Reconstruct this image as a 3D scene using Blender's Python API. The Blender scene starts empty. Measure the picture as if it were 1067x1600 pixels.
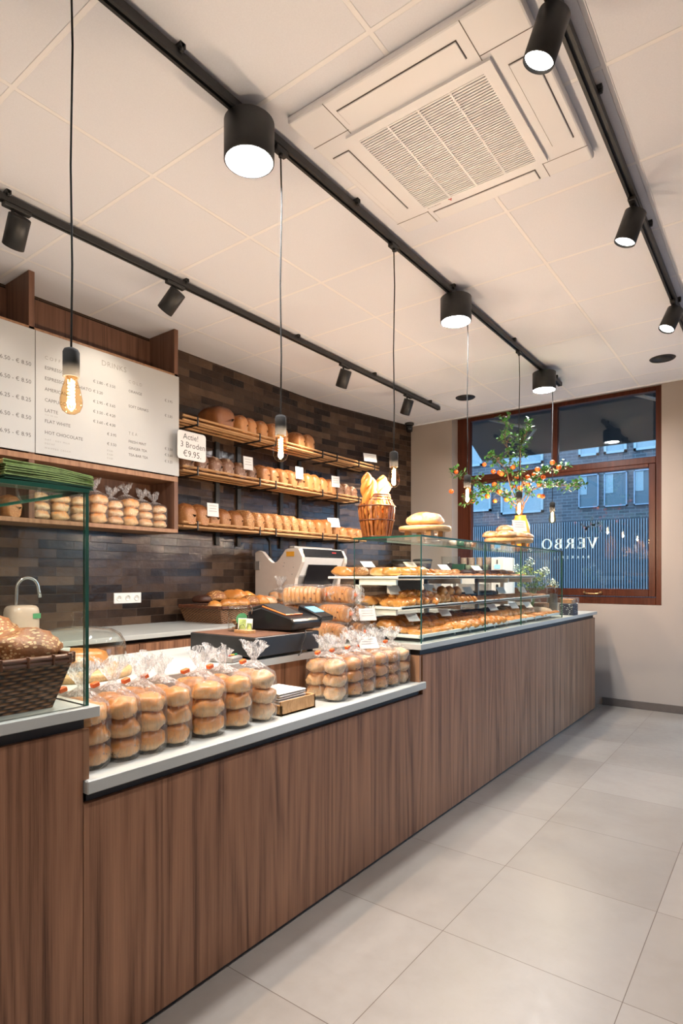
import bpy, bmesh, math, random
from mathutils import Vector, Matrix, noise
random.seed(7)
scn = bpy.context.scene
col = scn.collection
PI = math.pi

# ------------------------------------------------------------ camera
H = 1.285
cam_d = bpy.data.cameras.new('camera')
cam_d.sensor_fit = 'AUTO'
cam_d.sensor_width = 36.0
cam_d.lens = 36.0 * 923.6 / 1600.0
cam_d.shift_y = 100.0 / 1600.0
cam_d.clip_start = 0.05
cam = bpy.data.objects.new('camera', cam_d)
cam.location = (0, 0, H)
cam.rotation_euler = (PI / 2, 0, math.atan(691.5 / 923.6))
col.objects.link(cam)
scn.camera = cam

# ------------------------------------------------------------ view, world, daylight
scn.view_settings.view_transform = 'Standard'
scn.view_settings.look = 'None'
scn.view_settings.gamma = 1.0
scn.view_settings.use_curve_mapping = False
scn.view_settings.exposure = 1.60
scn.cycles.max_bounces = 10
scn.cycles.diffuse_bounces = 5
scn.cycles.glossy_bounces = 4
scn.cycles.transmission_bounces = 6
scn.cycles.transparent_max_bounces = 32
scn.cycles.caustics_reflective = False
scn.cycles.caustics_refractive = False
scn.cycles.sample_clamp_indirect = 6.0

w = bpy.data.worlds.new('dusk_sky')
scn.world = w
w.use_nodes = True
bg = w.node_tree.nodes['Background']
bg.inputs[0].default_value = (0.25, 0.46, 0.69, 1)
bg.inputs[1].default_value = 2.7

DOWN_W, SPOT_W, WALLSPOT_W, BULB_W = 15.0, 27.0, 95.0, 18.0
NEUTRAL = (1.0, 0.86, 0.70)
WHITE = (1.0, 0.985, 0.985)
WALLC = (1.0, 0.87, 0.70)
WARM = (1.0, 0.935, 0.935)

for (lx, ly, lz, sx, sz, rot) in ((1.60, 5.15, 1.1, 1.9, 2.0, (0, PI / 2, 0)), (0.40, 6.44, 1.39, 1.5, 2.6, (PI / 2, 0, PI)), (-2.0, 6.44, 2.06, 1.95, 2.1, (PI / 2, 0, PI))):
    ld = bpy.data.lights.new('daylight_portal', 'AREA')
    ld.shape = 'RECTANGLE'
    ld.size, ld.size_y = (sz, sx) if rot[0] == 0 else (sx, sz)
    ld.cycles.is_portal = True  # steers sky light through the window and the added door and right opening
    lo = bpy.data.objects.new('daylight_portal', ld)
    lo.location = (lx, ly, lz); lo.rotation_euler = rot
    col.objects.link(lo)

# ------------------------------------------------------------ node helpers
def new_mat(name):
    m = bpy.data.materials.new(name); m.use_nodes = True
    nt = m.node_tree
    for n in list(nt.nodes):
        nt.nodes.remove(n)
    out = nt.nodes.new('ShaderNodeOutputMaterial')
    return m, nt, out
def N(nt, t, **kw):
    n = nt.nodes.new(t)
    for k, v in kw.items():
        setattr(n, k, v)
    return n
def L(nt, a, b): nt.links.new(a, b)
def pbsdf(nt, out, colr=(0.8, 0.8, 0.8), rough=0.5, metal=0.0, **kw):
    p = N(nt, 'ShaderNodeBsdfPrincipled')
    p.inputs['Base Color'].default_value = (*colr, 1)
    p.inputs['Roughness'].default_value = rough
    p.inputs['Metallic'].default_value = metal
    for k, v in kw.items():
        p.inputs[k].default_value = v
    L(nt, p.outputs[0], out.inputs[0])
    return p
def ramp(nt, fac, stops):
    r = N(nt, 'ShaderNodeValToRGB')
    cr = r.color_ramp
    while len(cr.elements) < len(stops): cr.elements.new(0.5)
    for e, (p, c) in zip(cr.elements, stops):
        e.position = p; e.color = (*c, 1) if len(c) == 3 else c
    L(nt, fac, r.inputs[0])
    return r
def texmap(nt, kind='Object', scale=(1, 1, 1), loc=(0, 0, 0), rot=(0, 0, 0)):
    tc = N(nt, 'ShaderNodeTexCoord'); mp = N(nt, 'ShaderNodeMapping')
    mp.inputs['Scale'].default_value = scale
    mp.inputs['Location'].default_value = loc
    mp.inputs['Rotation'].default_value = rot
    L(nt, tc.outputs[kind], mp.inputs[0])
    return mp.outputs[0]
def noise_tex(nt, vec, scale, detail=3, rough=0.5, dist=0.0):
    n = N(nt, 'ShaderNodeTexNoise')
    n.inputs['Scale'].default_value = scale; n.inputs['Detail'].default_value = detail
    n.inputs['Roughness'].default_value = rough; n.inputs['Distortion'].default_value = dist
    if vec is not None: L(nt, vec, n.inputs['Vector'])
    return n
def bump(nt, height, strength, dist, p):
    b = N(nt, 'ShaderNodeBump')
    b.inputs['Strength'].default_value = strength; b.inputs['Distance'].default_value = dist
    L(nt, height, b.inputs['Height']); L(nt, b.outputs[0], p.inputs['Normal'])
    return b
def mixc(nt, fac, a, b, mode='MIX'):
    m = N(nt, 'ShaderNodeMix', data_type='RGBA', blend_type=mode)
    if hasattr(fac, 'links'): L(nt, fac, m.inputs[0])
    else: m.inputs[0].default_value = fac
    for s, v in ((6, a), (7, b)):
        if hasattr(v, 'links'): L(nt, v, m.inputs[s])
        else: m.inputs[s].default_value = (*v, 1)
    return m.outputs[2]
def math_n(nt, op, a, b=None, clamp=False):
    m = N(nt, 'ShaderNodeMath', operation=op, use_clamp=clamp)
    for i, v in enumerate((a, b)):
        if v is None: continue
        if hasattr(v, 'links'): L(nt, v, m.inputs[i])
        else: m.inputs[i].default_value = v
    return m.outputs[0]

def flat(name, c, rough=0.5, metal=0.0, var=0.06, scale=30, **kw):
    m, nt, out = new_mat(name)
    p = pbsdf(nt, out, c, rough, metal, **kw)
    n = noise_tex(nt, texmap(nt), scale, 3)
    r = ramp(nt, n.outputs['Fac'], [(0.3, tuple(x * (1 - var) for x in c)), (0.7, tuple(min(1, x * (1 + var)) for x in c))])
    L(nt, r.outputs[0], p.inputs['Base Color'])
    return m
def emit(name, c, s):
    m, nt, out = new_mat(name)
    e = N(nt, 'ShaderNodeEmission'); e.inputs[0].default_value = (*c, 1); e.inputs[1].default_value = s
    L(nt, e.outputs[0], out.inputs[0])
    return m
def schlick(nt, ior, normal=None):
    """two sided Fresnel reflectance of thin glass or film"""
    f0 = ((ior - 1) / (ior + 1)) ** 2
    geo = N(nt, 'ShaderNodeNewGeometry')
    d = N(nt, 'ShaderNodeVectorMath', operation='DOT_PRODUCT')
    L(nt, geo.outputs['Incoming'], d.inputs[0]); L(nt, normal if normal is not None else geo.outputs['Normal'], d.inputs[1])
    c = math_n(nt, 'ABSOLUTE', d.outputs['Value'])
    p = math_n(nt, 'POWER', math_n(nt, 'SUBTRACT', 1.0, c, True), 5.0)
    r = math_n(nt, 'MULTIPLY_ADD', p, 1 - f0); nt.nodes[-1].inputs[2].default_value = f0
    return r
def glass(name, tint=(0.94, 0.99, 0.96), ior=1.45, rough=0.0, haze=0.0, refl=1.0):
    m, nt, out = new_mat(name)
    tr = N(nt, 'ShaderNodeBsdfTransparent'); tr.inputs[0].default_value = (*tint, 1)
    gl = N(nt, 'ShaderNodeBsdfGlossy'); gl.inputs['Roughness'].default_value = rough
    frv = schlick(nt, ior)
    if refl != 1.0: frv = math_n(nt, 'MULTIPLY', frv, refl)
    mx = N(nt, 'ShaderNodeMixShader')
    L(nt, frv, mx.inputs[0]); L(nt, tr.outputs[0], mx.inputs[1]); L(nt, gl.outputs[0], mx.inputs[2])
    res = mx.outputs[0]
    if haze:
        df = N(nt, 'ShaderNodeBsdfDiffuse'); df.inputs[0].default_value = (0.9, 0.9, 0.9, 1)
        m2 = N(nt, 'ShaderNodeMixShader'); m2.inputs[0].default_value = haze
        L(nt, res, m2.inputs[1]); L(nt, df.outputs[0], m2.inputs[2]); res = m2.outputs[0]
    L(nt, res, out.inputs[0])
    return m

def wood(name, dark, light, sc=(9, 9, 0.55), rough=0.38, bands=3.0, contrast=1.0):
    """long grain along local Z, with cathedral figure"""
    m, nt, out = new_mat(name)
    p = pbsdf(nt, out, light, rough, **{'Specular IOR Level': 0.22})
    v = texmap(nt, 'Object', (sc[0] * 0.5, sc[1] * 0.5, sc[2] * 0.55))
    big = noise_tex(nt, v, 0.9, 2, 0.45, 0.3)
    wv = math_n(nt, 'PINGPONG', math_n(nt, 'MULTIPLY', big.outputs['Fac'], 26.0), 1.0)
    v2 = texmap(nt, 'Object', (sc[0] * 1.7, sc[1] * 1.7, sc[2] * 0.45))
    streak = noise_tex(nt, v2, 2.0, 9, 0.76)
    v3 = texmap(nt, 'Object', (sc[0] * 16, sc[1] * 16, sc[2] * 3))
    fine = noise_tex(nt, v3, 2.5, 4, 0.7)
    a = math_n(nt, 'MULTIPLY', wv, 0.16 * contrast)
    b = math_n(nt, 'MULTIPLY', streak.outputs['Fac'], 0.95 * contrast)
    c = math_n(nt, 'MULTIPLY', fine.outputs['Fac'], 0.34)
    s = math_n(nt, 'ADD', math_n(nt, 'ADD', a, b), c)
    mid = tuple(d * 0.45 + l * 0.55 for d, l in zip(dark, light))
    r = ramp(nt, s, [(0.50, dark), (0.70, mid), (0.95, light)])
    L(nt, r.outputs[0], p.inputs['Base Color'])
    bump(nt, fine.outputs['Fac'], 0.08, 0.001, p)
    return m

M = {}
M['walnut'] = wood('walnut_laminate', (0.088, 0.038, 0.022), (0.39, 0.197, 0.112))
M['walnut_dark'] = wood('walnut_board', (0.075, 0.036, 0.025), (0.20, 0.105, 0.068))
M['walnut_edge'] = wood('walnut_edge', (0.20, 0.10, 0.055), (0.36, 0.20, 0.115))
M['oak'] = wood('oiled_oak', (0.42, 0.22, 0.09), (0.66, 0.40, 0.19), sc=(14, 14, 14), contrast=0.8)
M['beech'] = wood('beech_bars', (0.40, 0.21, 0.09), (0.60, 0.35, 0.17), sc=(30, 3, 30), contrast=0.8)
M['boardwood'] = wood('rustic_board', (0.36, 0.20, 0.09), (0.62, 0.40, 0.20), sc=(4, 30, 20))
M['frame_wood'] = wood('varnished_mahogany', (0.060, 0.016, 0.008), (0.125, 0.036, 0.017), rough=0.3, contrast=0.7)
M['white_top'] = flat('white_solid_surface', (0.47, 0.485, 0.46), 0.28, var=0.02, scale=5)
M['white_plastic'] = flat('white_plastic', (0.80, 0.79, 0.76), 0.4, var=0.02)
M['white_shelf'] = flat('white_powder_coat', (0.80, 0.80, 0.76), 0.35, var=0.02)
M['ac_white'] = flat('cassette_white', (0.79, 0.79, 0.82), 0.45, var=0.01, scale=4)
M['ac_shadow'] = flat('cassette_gap_shade', (0.14, 0.12, 0.11), 0.7)  # dark colour painted as the shade in the cassette's gaps and grille
M['black'] = flat('black_powder_coat', (0.018, 0.018, 0.018), 0.45, var=0.15)
M['black_gloss'] = flat('black_plastic', (0.012, 0.012, 0.014), 0.25, var=0.1)
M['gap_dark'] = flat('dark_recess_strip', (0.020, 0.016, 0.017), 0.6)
M['plinth'] = flat('black_plinth', (0.012, 0.012, 0.014), 0.5)
M['wall_paint'] = flat('beige_wall_paint', (0.345, 0.295, 0.26), 0.85, var=0.012, scale=3)
M['outer'] = flat('grey_asphalt', (0.075, 0.078, 0.09), 0.8)
M['skirting'] = flat('grey_tile_skirting', (0.10, 0.08, 0.07), 0.45)
M['steel'] = flat('chrome', (0.75, 0.75, 0.74), 0.12, 1.0, var=0.02)
M['brass'] = flat('old_brass', (0.45, 0.30, 0.14), 0.35, 1.0)
M['pane'] = glass('clear_pane', (0.965, 0.988, 0.972), refl=0.38)
M['pane_edge'] = flat('green_glass_edge', (0.003, 0.070, 0.045), 0.35, var=0.25, scale=8)
M['win_glass'] = glass('window_glass', (0.93, 0.97, 1.0), 1.6)
M['clear'] = glass('thin_clear_glass', (0.97, 0.985, 0.98), 1.35)
M['amber'] = glass('amber_bulb_glass', (1.0, 0.80, 0.55), 1.5)
M['cord'] = flat('black_textile_cord', (0.008, 0.008, 0.008), 0.95)
M['filament'] = emit('glowing_filament', (1.0, 0.66, 0.34), 30.0)
M['disc'] = emit('led_disc', (0.95, 1.0, 1.0), 8.0)
M['card'] = flat('white_card', (0.62, 0.60, 0.58), 0.6, var=0.02)
M['ink'] = flat('dark_ink', (0.06, 0.055, 0.05), 0.7)
M['soft_ink'] = flat('grey_print', (0.09, 0.083, 0.075), 0.7)
M['pale_ink'] = flat('pale_print', (0.25, 0.235, 0.215), 0.7)
M['board'] = flat('menu_board_white', (0.42, 0.42, 0.41), 0.55, var=0.01, scale=2)
M['orange_clip'] = flat('orange_clip', (0.85, 0.16, 0.03), 0.4)
M['orange_trim'] = flat('orange_trim', (0.85, 0.22, 0.05), 0.35)
M['screen_blue'] = emit('blue_display', (0.25, 0.55, 0.75), 0.9)
M['green_paper'] = flat('green_paper_bags', (0.30, 0.42, 0.15), 0.6, var=0.3, scale=60)
M['pink_paper'] = flat('pink_paper_bags', (0.50, 0.13, 0.10), 0.6, var=0.25, scale=60)
M['green_label'] = flat('green_sticker', (0.08, 0.30, 0.13), 0.5)
M['coin'] = flat('copper_coins', (0.42, 0.24, 0.11), 0.35, 0.7, var=0.3)
M['cream'] = flat('cream_enamel', (0.58, 0.44, 0.34), 0.25, var=0.03)
M['machine'] = flat('machine_enamel', (0.62, 0.54, 0.47), 0.42, var=0.02)
M['machine_lt'] = flat('machine_front', (0.72, 0.71, 0.68), 0.35, var=0.02)
M['grey_metal'] = flat('grey_metal', (0.30, 0.28, 0.26), 0.4, 0.3)
M['yellow_label'] = flat('yellow_label', (0.72, 0.34, 0.03), 0.5)
M['red'] = flat('red_knob', (0.5, 0.03, 0.02), 0.3)
M['green_btn'] = flat('green_knob', (0.02, 0.28, 0.10), 0.3)
M['ochre'] = flat('ochre_glaze', (0.55, 0.19, 0.018), 0.35, var=0.15, scale=18)
M['orange_fruit'] = flat('orange_peel', (0.80, 0.135, 0.015), 0.4, var=0.12, scale=50)
M['leaf'] = flat('green_leaf', (0.045, 0.15, 0.025), 0.45, var=0.45, scale=14)
M['petal'] = flat('hydrangea_petals', (0.36, 0.46, 0.14), 0.6, var=0.4, scale=30)
M['petal_w'] = flat('white_blossom', (0.66, 0.74, 0.70), 0.6, var=0.15, scale=30)
M['twig'] = flat('bark', (0.16, 0.08, 0.045), 0.7, var=0.3, scale=60)
M['beans'] = flat('coffee_beans', (0.030, 0.016, 0.012), 0.5, var=0.4, scale=120)
M['cup'] = flat('paper_cups', (0.52, 0.42, 0.35), 0.6)
M['cup_g'] = flat('sage_cups', (0.42, 0.50, 0.38), 0.6)
M['dark_green'] = flat('dark_green_box', (0.015, 0.075, 0.04), 0.5)
M['decal'] = flat('etched_lettering', (0.75, 0.86, 0.84), 0.6, var=0.03)
M['decal_dark'] = flat('sprig_decal', (0.05, 0.08, 0.12), 0.6)
M['awning'] = flat('charcoal_awning', (0.024, 0.0255, 0.027), 0.8)
M['ext_frame'] = flat('pale_window_frame', (0.255, 0.285, 0.3), 0.6)
M['ext_glass'] = flat('far_window_glass', (0.045, 0.0675, 0.0825), 0.35)
M['ext_blind'] = flat('far_window_blind', (0.195, 0.2325, 0.2475), 0.7)
M['fence'] = flat('ribbed_cladding', (0.15, 0.165, 0.18), 0.5)
M['fence_gap'] = flat('cladding_gap', (0.018, 0.021, 0.03), 0.7)
M['van'] = flat('van_paint', (0.16, 0.19, 0.24), 0.3)
M['copper_lid'] = flat('copper_lid', (0.42, 0.20, 0.08), 0.35, 0.6)

def mk_floor():
    m, nt, out = new_mat('porcelain_floor_tiles')
    p = pbsdf(nt, out, (0.5, 0.45, 0.4), 0.36)
    v = texmap(nt, 'Object', (1, 1, 1), (0.99, -1.934 + 6.0, 0))
    br = N(nt, 'ShaderNodeTexBrick', offset=0.0, squash=1.0)
    L(nt, v, br.inputs['Vector'])
    br.inputs['Scale'].default_value = 1.0
    br.inputs['Brick Width'].default_value = 0.6; br.inputs['Row Height'].default_value = 0.6
    br.inputs['Mortar Size'].default_value = 0.0013; br.inputs['Mortar Smooth'].default_value = 0.1
    br.inputs['Color1'].default_value = (0, 0, 0, 1); br.inputs['Color2'].default_value = (1, 1, 1, 1)
    br.inputs['Mortar'].default_value = (0.5, 0.5, 0.5, 1)
    n1 = noise_tex(nt, texmap(nt), 2.6, 6, 0.6, 0.4)
    n2 = noise_tex(nt, texmap(nt), 22, 5, 0.7)
    s = math_n(nt, 'ADD', math_n(nt, 'MULTIPLY', n1.outputs['Fac'], 0.75), math_n(nt, 'MULTIPLY', n2.outputs['Fac'], 0.25))
    r = ramp(nt, s, [(0.32, (0.222, 0.193, 0.168)), (0.52, (0.256, 0.227, 0.201)), (0.70, (0.276, 0.248, 0.222))])
    tint = mixc(nt, 0.04, r.outputs[0], br.outputs['Color'])
    c = mixc(nt, br.outputs['Fac'], tint, (0.09, 0.06, 0.045))
    L(nt, c, p.inputs['Base Color'])
    rr = ramp(nt, n2.outputs['Fac'], [(0.3, (0.30,) * 3), (0.7, (0.42,) * 3)])
    L(nt, rr.outputs[0], p.inputs['Roughness'])
    bump(nt, math_n(nt, 'SUBTRACT', 1.0, br.outputs['Fac']), 0.4, 0.002, p)
    return m
M['floor'] = mk_floor()

def mk_ceiling():
    m, nt, out = new_mat('mineral_ceiling_tiles')
    p = pbsdf(nt, out, (0.8, 0.75, 0.7), 0.9)
    v = texmap(nt, 'Object', (1, 1, 1), (2.307 + 0.011, -1.043 + 6.15 + 0.011, 0))
    br = N(nt, 'ShaderNodeTexBrick', offset=0.0, squash=1.0)
    L(nt, v, br.inputs['Vector'])
    br.inputs['Scale'].default_value = 1.0
    br.inputs['Brick Width'].default_value = 0.6; br.inputs['Row Height'].default_value = 0.6155
    br.inputs['Mortar Size'].default_value = 0.011; br.inputs['Mortar Smooth'].default_value = 0.25
    n2 = noise_tex(nt, texmap(nt), 160, 3, 0.7)
    r = ramp(nt, n2.outputs['Fac'], [(0.3, (0.76, 0.775, 0.84)), (0.7, (0.80, 0.815, 0.88))])
    c = mixc(nt, br.outputs['Fac'], r.outputs[0], (0.87, 0.86, 0.88))
    L(nt, c, p.inputs['Base Color'])
    bump(nt, br.outputs['Fac'], 0.6, 0.006, p)
    return m
M['ceiling'] = mk_ceiling()

def mk_tiles():
    m, nt, out = new_mat('glazed_brown_metro_tiles')
    p = pbsdf(nt, out, (0.2, 0.15, 0.12), 0.12, **{'Specular IOR Level': 0.30})
    tc = N(nt, 'ShaderNodeTexCoord')
    mp = N(nt, 'ShaderNodeMapping'); L(nt, tc.outputs['UV'], mp.inputs[0])
    mp.inputs['Location'].default_value = (-0.065, -0.007, 0)
    def brick(c1, c2, sq=0.5):
        br = N(nt, 'ShaderNodeTexBrick', offset=0.5, squash=1.0)
        L(nt, mp.outputs[0], br.inputs['Vector'])
        br.inputs['Scale'].default_value = 1.0
        br.inputs['Brick Width'].default_value = 0.247; br.inputs['Row Height'].default_value = 0.0608
        br.inputs['Mortar Size'].default_value = 0.0012; br.inputs['Mortar Smooth'].default_value = 0.2
        br.inputs['Color1'].default_value = (*c1, 1); br.inputs['Color2'].default_value = (*c2, 1)
        br.inputs['Mortar'].default_value = (0.20, 0.16, 0.13, 1)
        return br
    br = brick((0, 0, 0), (1, 1, 1))
    n1 = noise_tex(nt, mp.outputs[0], 9, 5, 0.65, 0.5)
    s = math_n(nt, 'ADD', math_n(nt, 'MULTIPLY', br.outputs['Color'], 0.55), math_n(nt, 'MULTIPLY', n1.outputs['Fac'], 0.45))
    r = ramp(nt, s, [(0.16, (0.011, 0.008, 0.007)), (0.40, (0.032, 0.019, 0.013)), (0.62, (0.066, 0.040, 0.026)), (0.85, (0.120, 0.075, 0.048))])
    c = mixc(nt, br.outputs['Fac'], r.outputs[0], (0.085, 0.062, 0.05))
    L(nt, c, p.inputs['Base Color'])
    rg = math_n(nt, 'MULTIPLY_ADD', br.outputs['Fac'], 0.5); nt.nodes[-1].inputs[2].default_value = 0.17
    L(nt, rg, p.inputs['Roughness'])
    n2 = noise_tex(nt, mp.outputs[0], 38, 4, 0.6)
    n3 = noise_tex(nt, mp.outputs[0], 7, 2, 0.5)
    h = math_n(nt, 'ADD', math_n(nt, 'MULTIPLY', n2.outputs['Fac'], 0.35), math_n(nt, 'MULTIPLY', n3.outputs['Fac'], 1.2))
    h = math_n(nt, 'SUBTRACT', h, math_n(nt, 'MULTIPLY', br.outputs['Fac'], 0.8))
    h = math_n(nt, 'ADD', h, math_n(nt, 'MULTIPLY', br.outputs['Color'], 0.25))
    bump(nt, h, 0.8, 0.005, p)
    return m
M['tiles'] = mk_tiles()

def mk_extbrick():
    m, nt, out = new_mat('dark_facade_brick')
    p = pbsdf(nt, out, (0.1, 0.1, 0.12), 0.8)
    v = texmap(nt, 'Object', (1, 1, 1), (0, 0, 0), (PI / 2, 0, 0))
    br = N(nt, 'ShaderNodeTexBrick', offset=0.5); L(nt, v, br.inputs['Vector'])
    br.inputs['Scale'].default_value = 1.0
    br.inputs['Brick Width'].default_value = 0.22; br.inputs['Row Height'].default_value = 0.07
    br.inputs['Mortar Size'].default_value = 0.006
    br.inputs['Color1'].default_value = (0.046, 0.043, 0.049, 1); br.inputs['Color2'].default_value = (0.085, 0.072, 0.077, 1)
    br.inputs['Mortar'].default_value = (0.13, 0.13, 0.135, 1)
    L(nt, br.outputs['Color'], p.inputs['Base Color'])
    return m
M['extbrick'] = mk_extbrick()

def mk_bread(name, top, side, flour=0.0, flour_scale=14, seeds=None, seed_scale=170, rough=0.42, thr=0.1, bumps=0.35):
    top = tuple(c ** 1.16 for c in top); side = tuple(c ** 1.14 for c in side)
    m, nt, out = new_mat(name)
    p = pbsdf(nt, out, top, rough)
    tc = N(nt, 'ShaderNodeTexCoord')
    sx = N(nt, 'ShaderNodeSeparateXYZ'); L(nt, tc.outputs['Normal'], sx.inputs[0])
    v = texmap(nt)
    n1 = noise_tex(nt, v, 24, 5, 0.65, 0.6)
    s = math_n(nt, 'ADD', sx.outputs['Z'], math_n(nt, 'MULTIPLY', math_n(nt, 'SUBTRACT', n1.outputs['Fac'], 0.5), 1.3))
    mr = N(nt, 'ShaderNodeMapRange'); L(nt, s, mr.inputs[0])
    mr.inputs[1].default_value = thr - 0.45; mr.inputs[2].default_value = thr + 0.45
    c = mixc(nt, mr.outputs[0], side, top)
    dk = ramp(nt, n1.outputs['Fac'], [(0.3, (0.78,) * 3), (0.6, (1.08, 1.08, 1.08))])
    c = mixc(nt, 1.0, c, dk.outputs[0], 'MULTIPLY')
    if flour:
        nf = noise_tex(nt, v, flour_scale, 5, 0.7)
        fr = ramp(nt, nf.outputs['Fac'], [(0.60 - flour * 0.3, (0, 0, 0)), (0.72 - flour * 0.2, (1, 1, 1))])
        up = math_n(nt, 'MULTIPLY', fr.outputs[0], math_n(nt, 'MULTIPLY_ADD', sx.outputs['Z'], 0.5), True)
        nt.nodes[-2].inputs[2].default_value = 0.45
        c = mixc(nt, up, c, (0.56, 0.43, 0.31))
    h = noise_tex(nt, v, 70, 5, 0.7).outputs['Fac']
    if seeds:
        vo = N(nt, 'ShaderNodeTexVoronoi'); vo.inputs['Scale'].default_value = seed_scale
        mp2 = texmap(nt, 'Object', (1, 0.45, 1)); L(nt, mp2, vo.inputs['Vector'])
        sm = math_n(nt, 'LESS_THAN', vo.outputs['Distance'], 0.36)
        sm = math_n(nt, 'MULTIPLY', sm, math_n(nt, 'GREATER_THAN', n1.outputs['Fac'], seeds[3] if len(seeds) > 3 else 0.42))
        c = mixc(nt, sm, c, seeds[:3])
        h = math_n(nt, 'ADD', h, math_n(nt, 'MULTIPLY', sm, 0.6))
    L(nt, c, p.inputs['Base Color'])
    bump(nt, h, bumps, 0.003, p)
    return m
M['bun'] = mk_bread('soft_bun_crust', (0.64, 0.29, 0.075), (0.86, 0.63, 0.36), thr=0.05, rough=0.35)
M['bun_cumin'] = mk_bread('cumin_bun_crust', (0.60, 0.27, 0.070), (0.80, 0.55, 0.29), seeds=(0.14, 0.07, 0.03, 0.60), seed_scale=140, rough=0.35)
M['bun_white'] = mk_bread('pale_bun_crust', (0.60, 0.30, 0.11), (0.80, 0.62, 0.40), flour=0.35, thr=0.25)
M['bun_grain'] = mk_bread('grain_bun_crust', (0.42, 0.19, 0.07), (0.56, 0.32, 0.15), seeds=(0.66, 0.44, 0.22, 0.45), seed_scale=150)
M['loaf_dark'] = mk_bread('dark_tin_loaf_crust', (0.15, 0.055, 0.020), (0.30, 0.13, 0.05), thr=0.3, rough=0.35)
M['loaf_gold'] = mk_bread('golden_loaf_crust', (0.36, 0.14, 0.040), (0.54, 0.27, 0.10), thr=0.2, flour=0.12)
M['loaf_flour'] = mk_bread('floured_rye_crust', (0.15, 0.065, 0.030), (0.24, 0.12, 0.065), flour=0.35, flour_scale=22)
M['loaf_seed'] = mk_bread('seeded_loaf_crust', (0.30, 0.125, 0.040), (0.48, 0.25, 0.10), seeds=(0.62, 0.36, 0.15, 0.44), seed_scale=140, bumps=0.7)
M['loaf_brown'] = mk_bread('brown_grain_crust', (0.28, 0.11, 0.035), (0.45, 0.22, 0.085), seeds=(0.48, 0.26, 0.11, 0.52), seed_scale=190, bumps=0.6)
M['oat'] = mk_bread('oat_topped_crust', (0.30, 0.115, 0.035), (0.34, 0.13, 0.035), thr=-0.2, seeds=(0.62, 0.38, 0.19, 0.34), seed_scale=105, bumps=1.0)
M['croissant'] = mk_bread('croissant_crust', (0.46, 0.17, 0.035), (0.68, 0.34, 0.09), thr=0.35, rough=0.28)
M['pastry'] = mk_bread('glazed_pastry', (0.50, 0.21, 0.055), (0.66, 0.36, 0.12), thr=0.2, rough=0.28)
M['cookie'] = mk_bread('brown_biscuit', (0.30, 0.125, 0.045), (0.36, 0.17, 0.065), rough=0.6, seeds=(0.12, 0.045, 0.02, 0.5), seed_scale=110)
M['choc'] = mk_bread('chocolate_cake', (0.075, 0.030, 0.018), (0.10, 0.04, 0.02), rough=0.5)
M['boule'] = mk_bread('floured_boule_crust', (0.40, 0.15, 0.045), (0.62, 0.40, 0.22), flour=0.50, flour_scale=16, thr=0.2)
M['stollen'] = mk_bread('sugared_loaf', (0.66, 0.54, 0.42), (0.60, 0.42, 0.28), flour=0.8, flour_scale=30)
M['raisin'] = mk_bread('raisin_bread', (0.50, 0.22, 0.065), (0.66, 0.38, 0.16), seeds=(0.10, 0.04, 0.02, 0.58), seed_scale=60, rough=0.35)
M['crumb'] = flat('cut_bread_crumb', (0.66, 0.42, 0.20), 0.8, var=0.2, scale=90)

def mk_weave(name, c1, c2, sc):
    """over-under woven strands, from the wall UVs in metres"""
    m, nt, out = new_mat(name)
    p = pbsdf(nt, out, c1, 0.5)
    tc = N(nt, 'ShaderNodeTexCoord'); sp_ = N(nt, 'ShaderNodeSeparateXYZ'); L(nt, tc.outputs['UV'], sp_.inputs[0])
    v = math_n(nt, 'DIVIDE', sp_.outputs['Y'], 0.0085)
    row = math_n(nt, 'FLOOR', v)
    strand = math_n(nt, 'ABSOLUTE', math_n(nt, 'SINE', math_n(nt, 'MULTIPLY', v, PI)))
    ph = math_n(nt, 'ADD', math_n(nt, 'MULTIPLY', sp_.outputs['X'], 2 * PI / 0.042), math_n(nt, 'MULTIPLY', row, PI))
    ov = math_n(nt, 'MULTIPLY', math_n(nt, 'ADD', math_n(nt, 'SINE', ph), 1.25), 0.44)
    h = math_n(nt, 'MULTIPLY', math_n(nt, 'POWER', strand, 0.6), ov)
    n = noise_tex(nt, tc.outputs['UV'], 90, 3, 0.6)
    hn = math_n(nt, 'ADD', h, math_n(nt, 'MULTIPLY', math_n(nt, 'SUBTRACT', n.outputs['Fac'], 0.5), 0.35))
    r = ramp(nt, hn, [(0.05, (0.012, 0.005, 0.003)), (0.35, c1), (0.85, c2)])
    L(nt, r.outputs[0], p.inputs['Base Color'])
    bump(nt, h, 1.0, 0.006, p)
    return m
M['wicker'] = mk_weave('dark_wicker', (0.14, 0.055, 0.022), (0.26, 0.115, 0.048), 1.0)
M['wicker_lt'] = mk_weave('brown_wicker', (0.20, 0.09, 0.035), (0.30, 0.14, 0.055), 1.0)
M['cane'] = flat('polished_cane', (0.26, 0.085, 0.022), 0.3, var=0.35, scale=40)
M['cane_dk'] = flat('dark_cane', (0.11, 0.035, 0.014), 0.35, var=0.35, scale=40)

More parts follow.
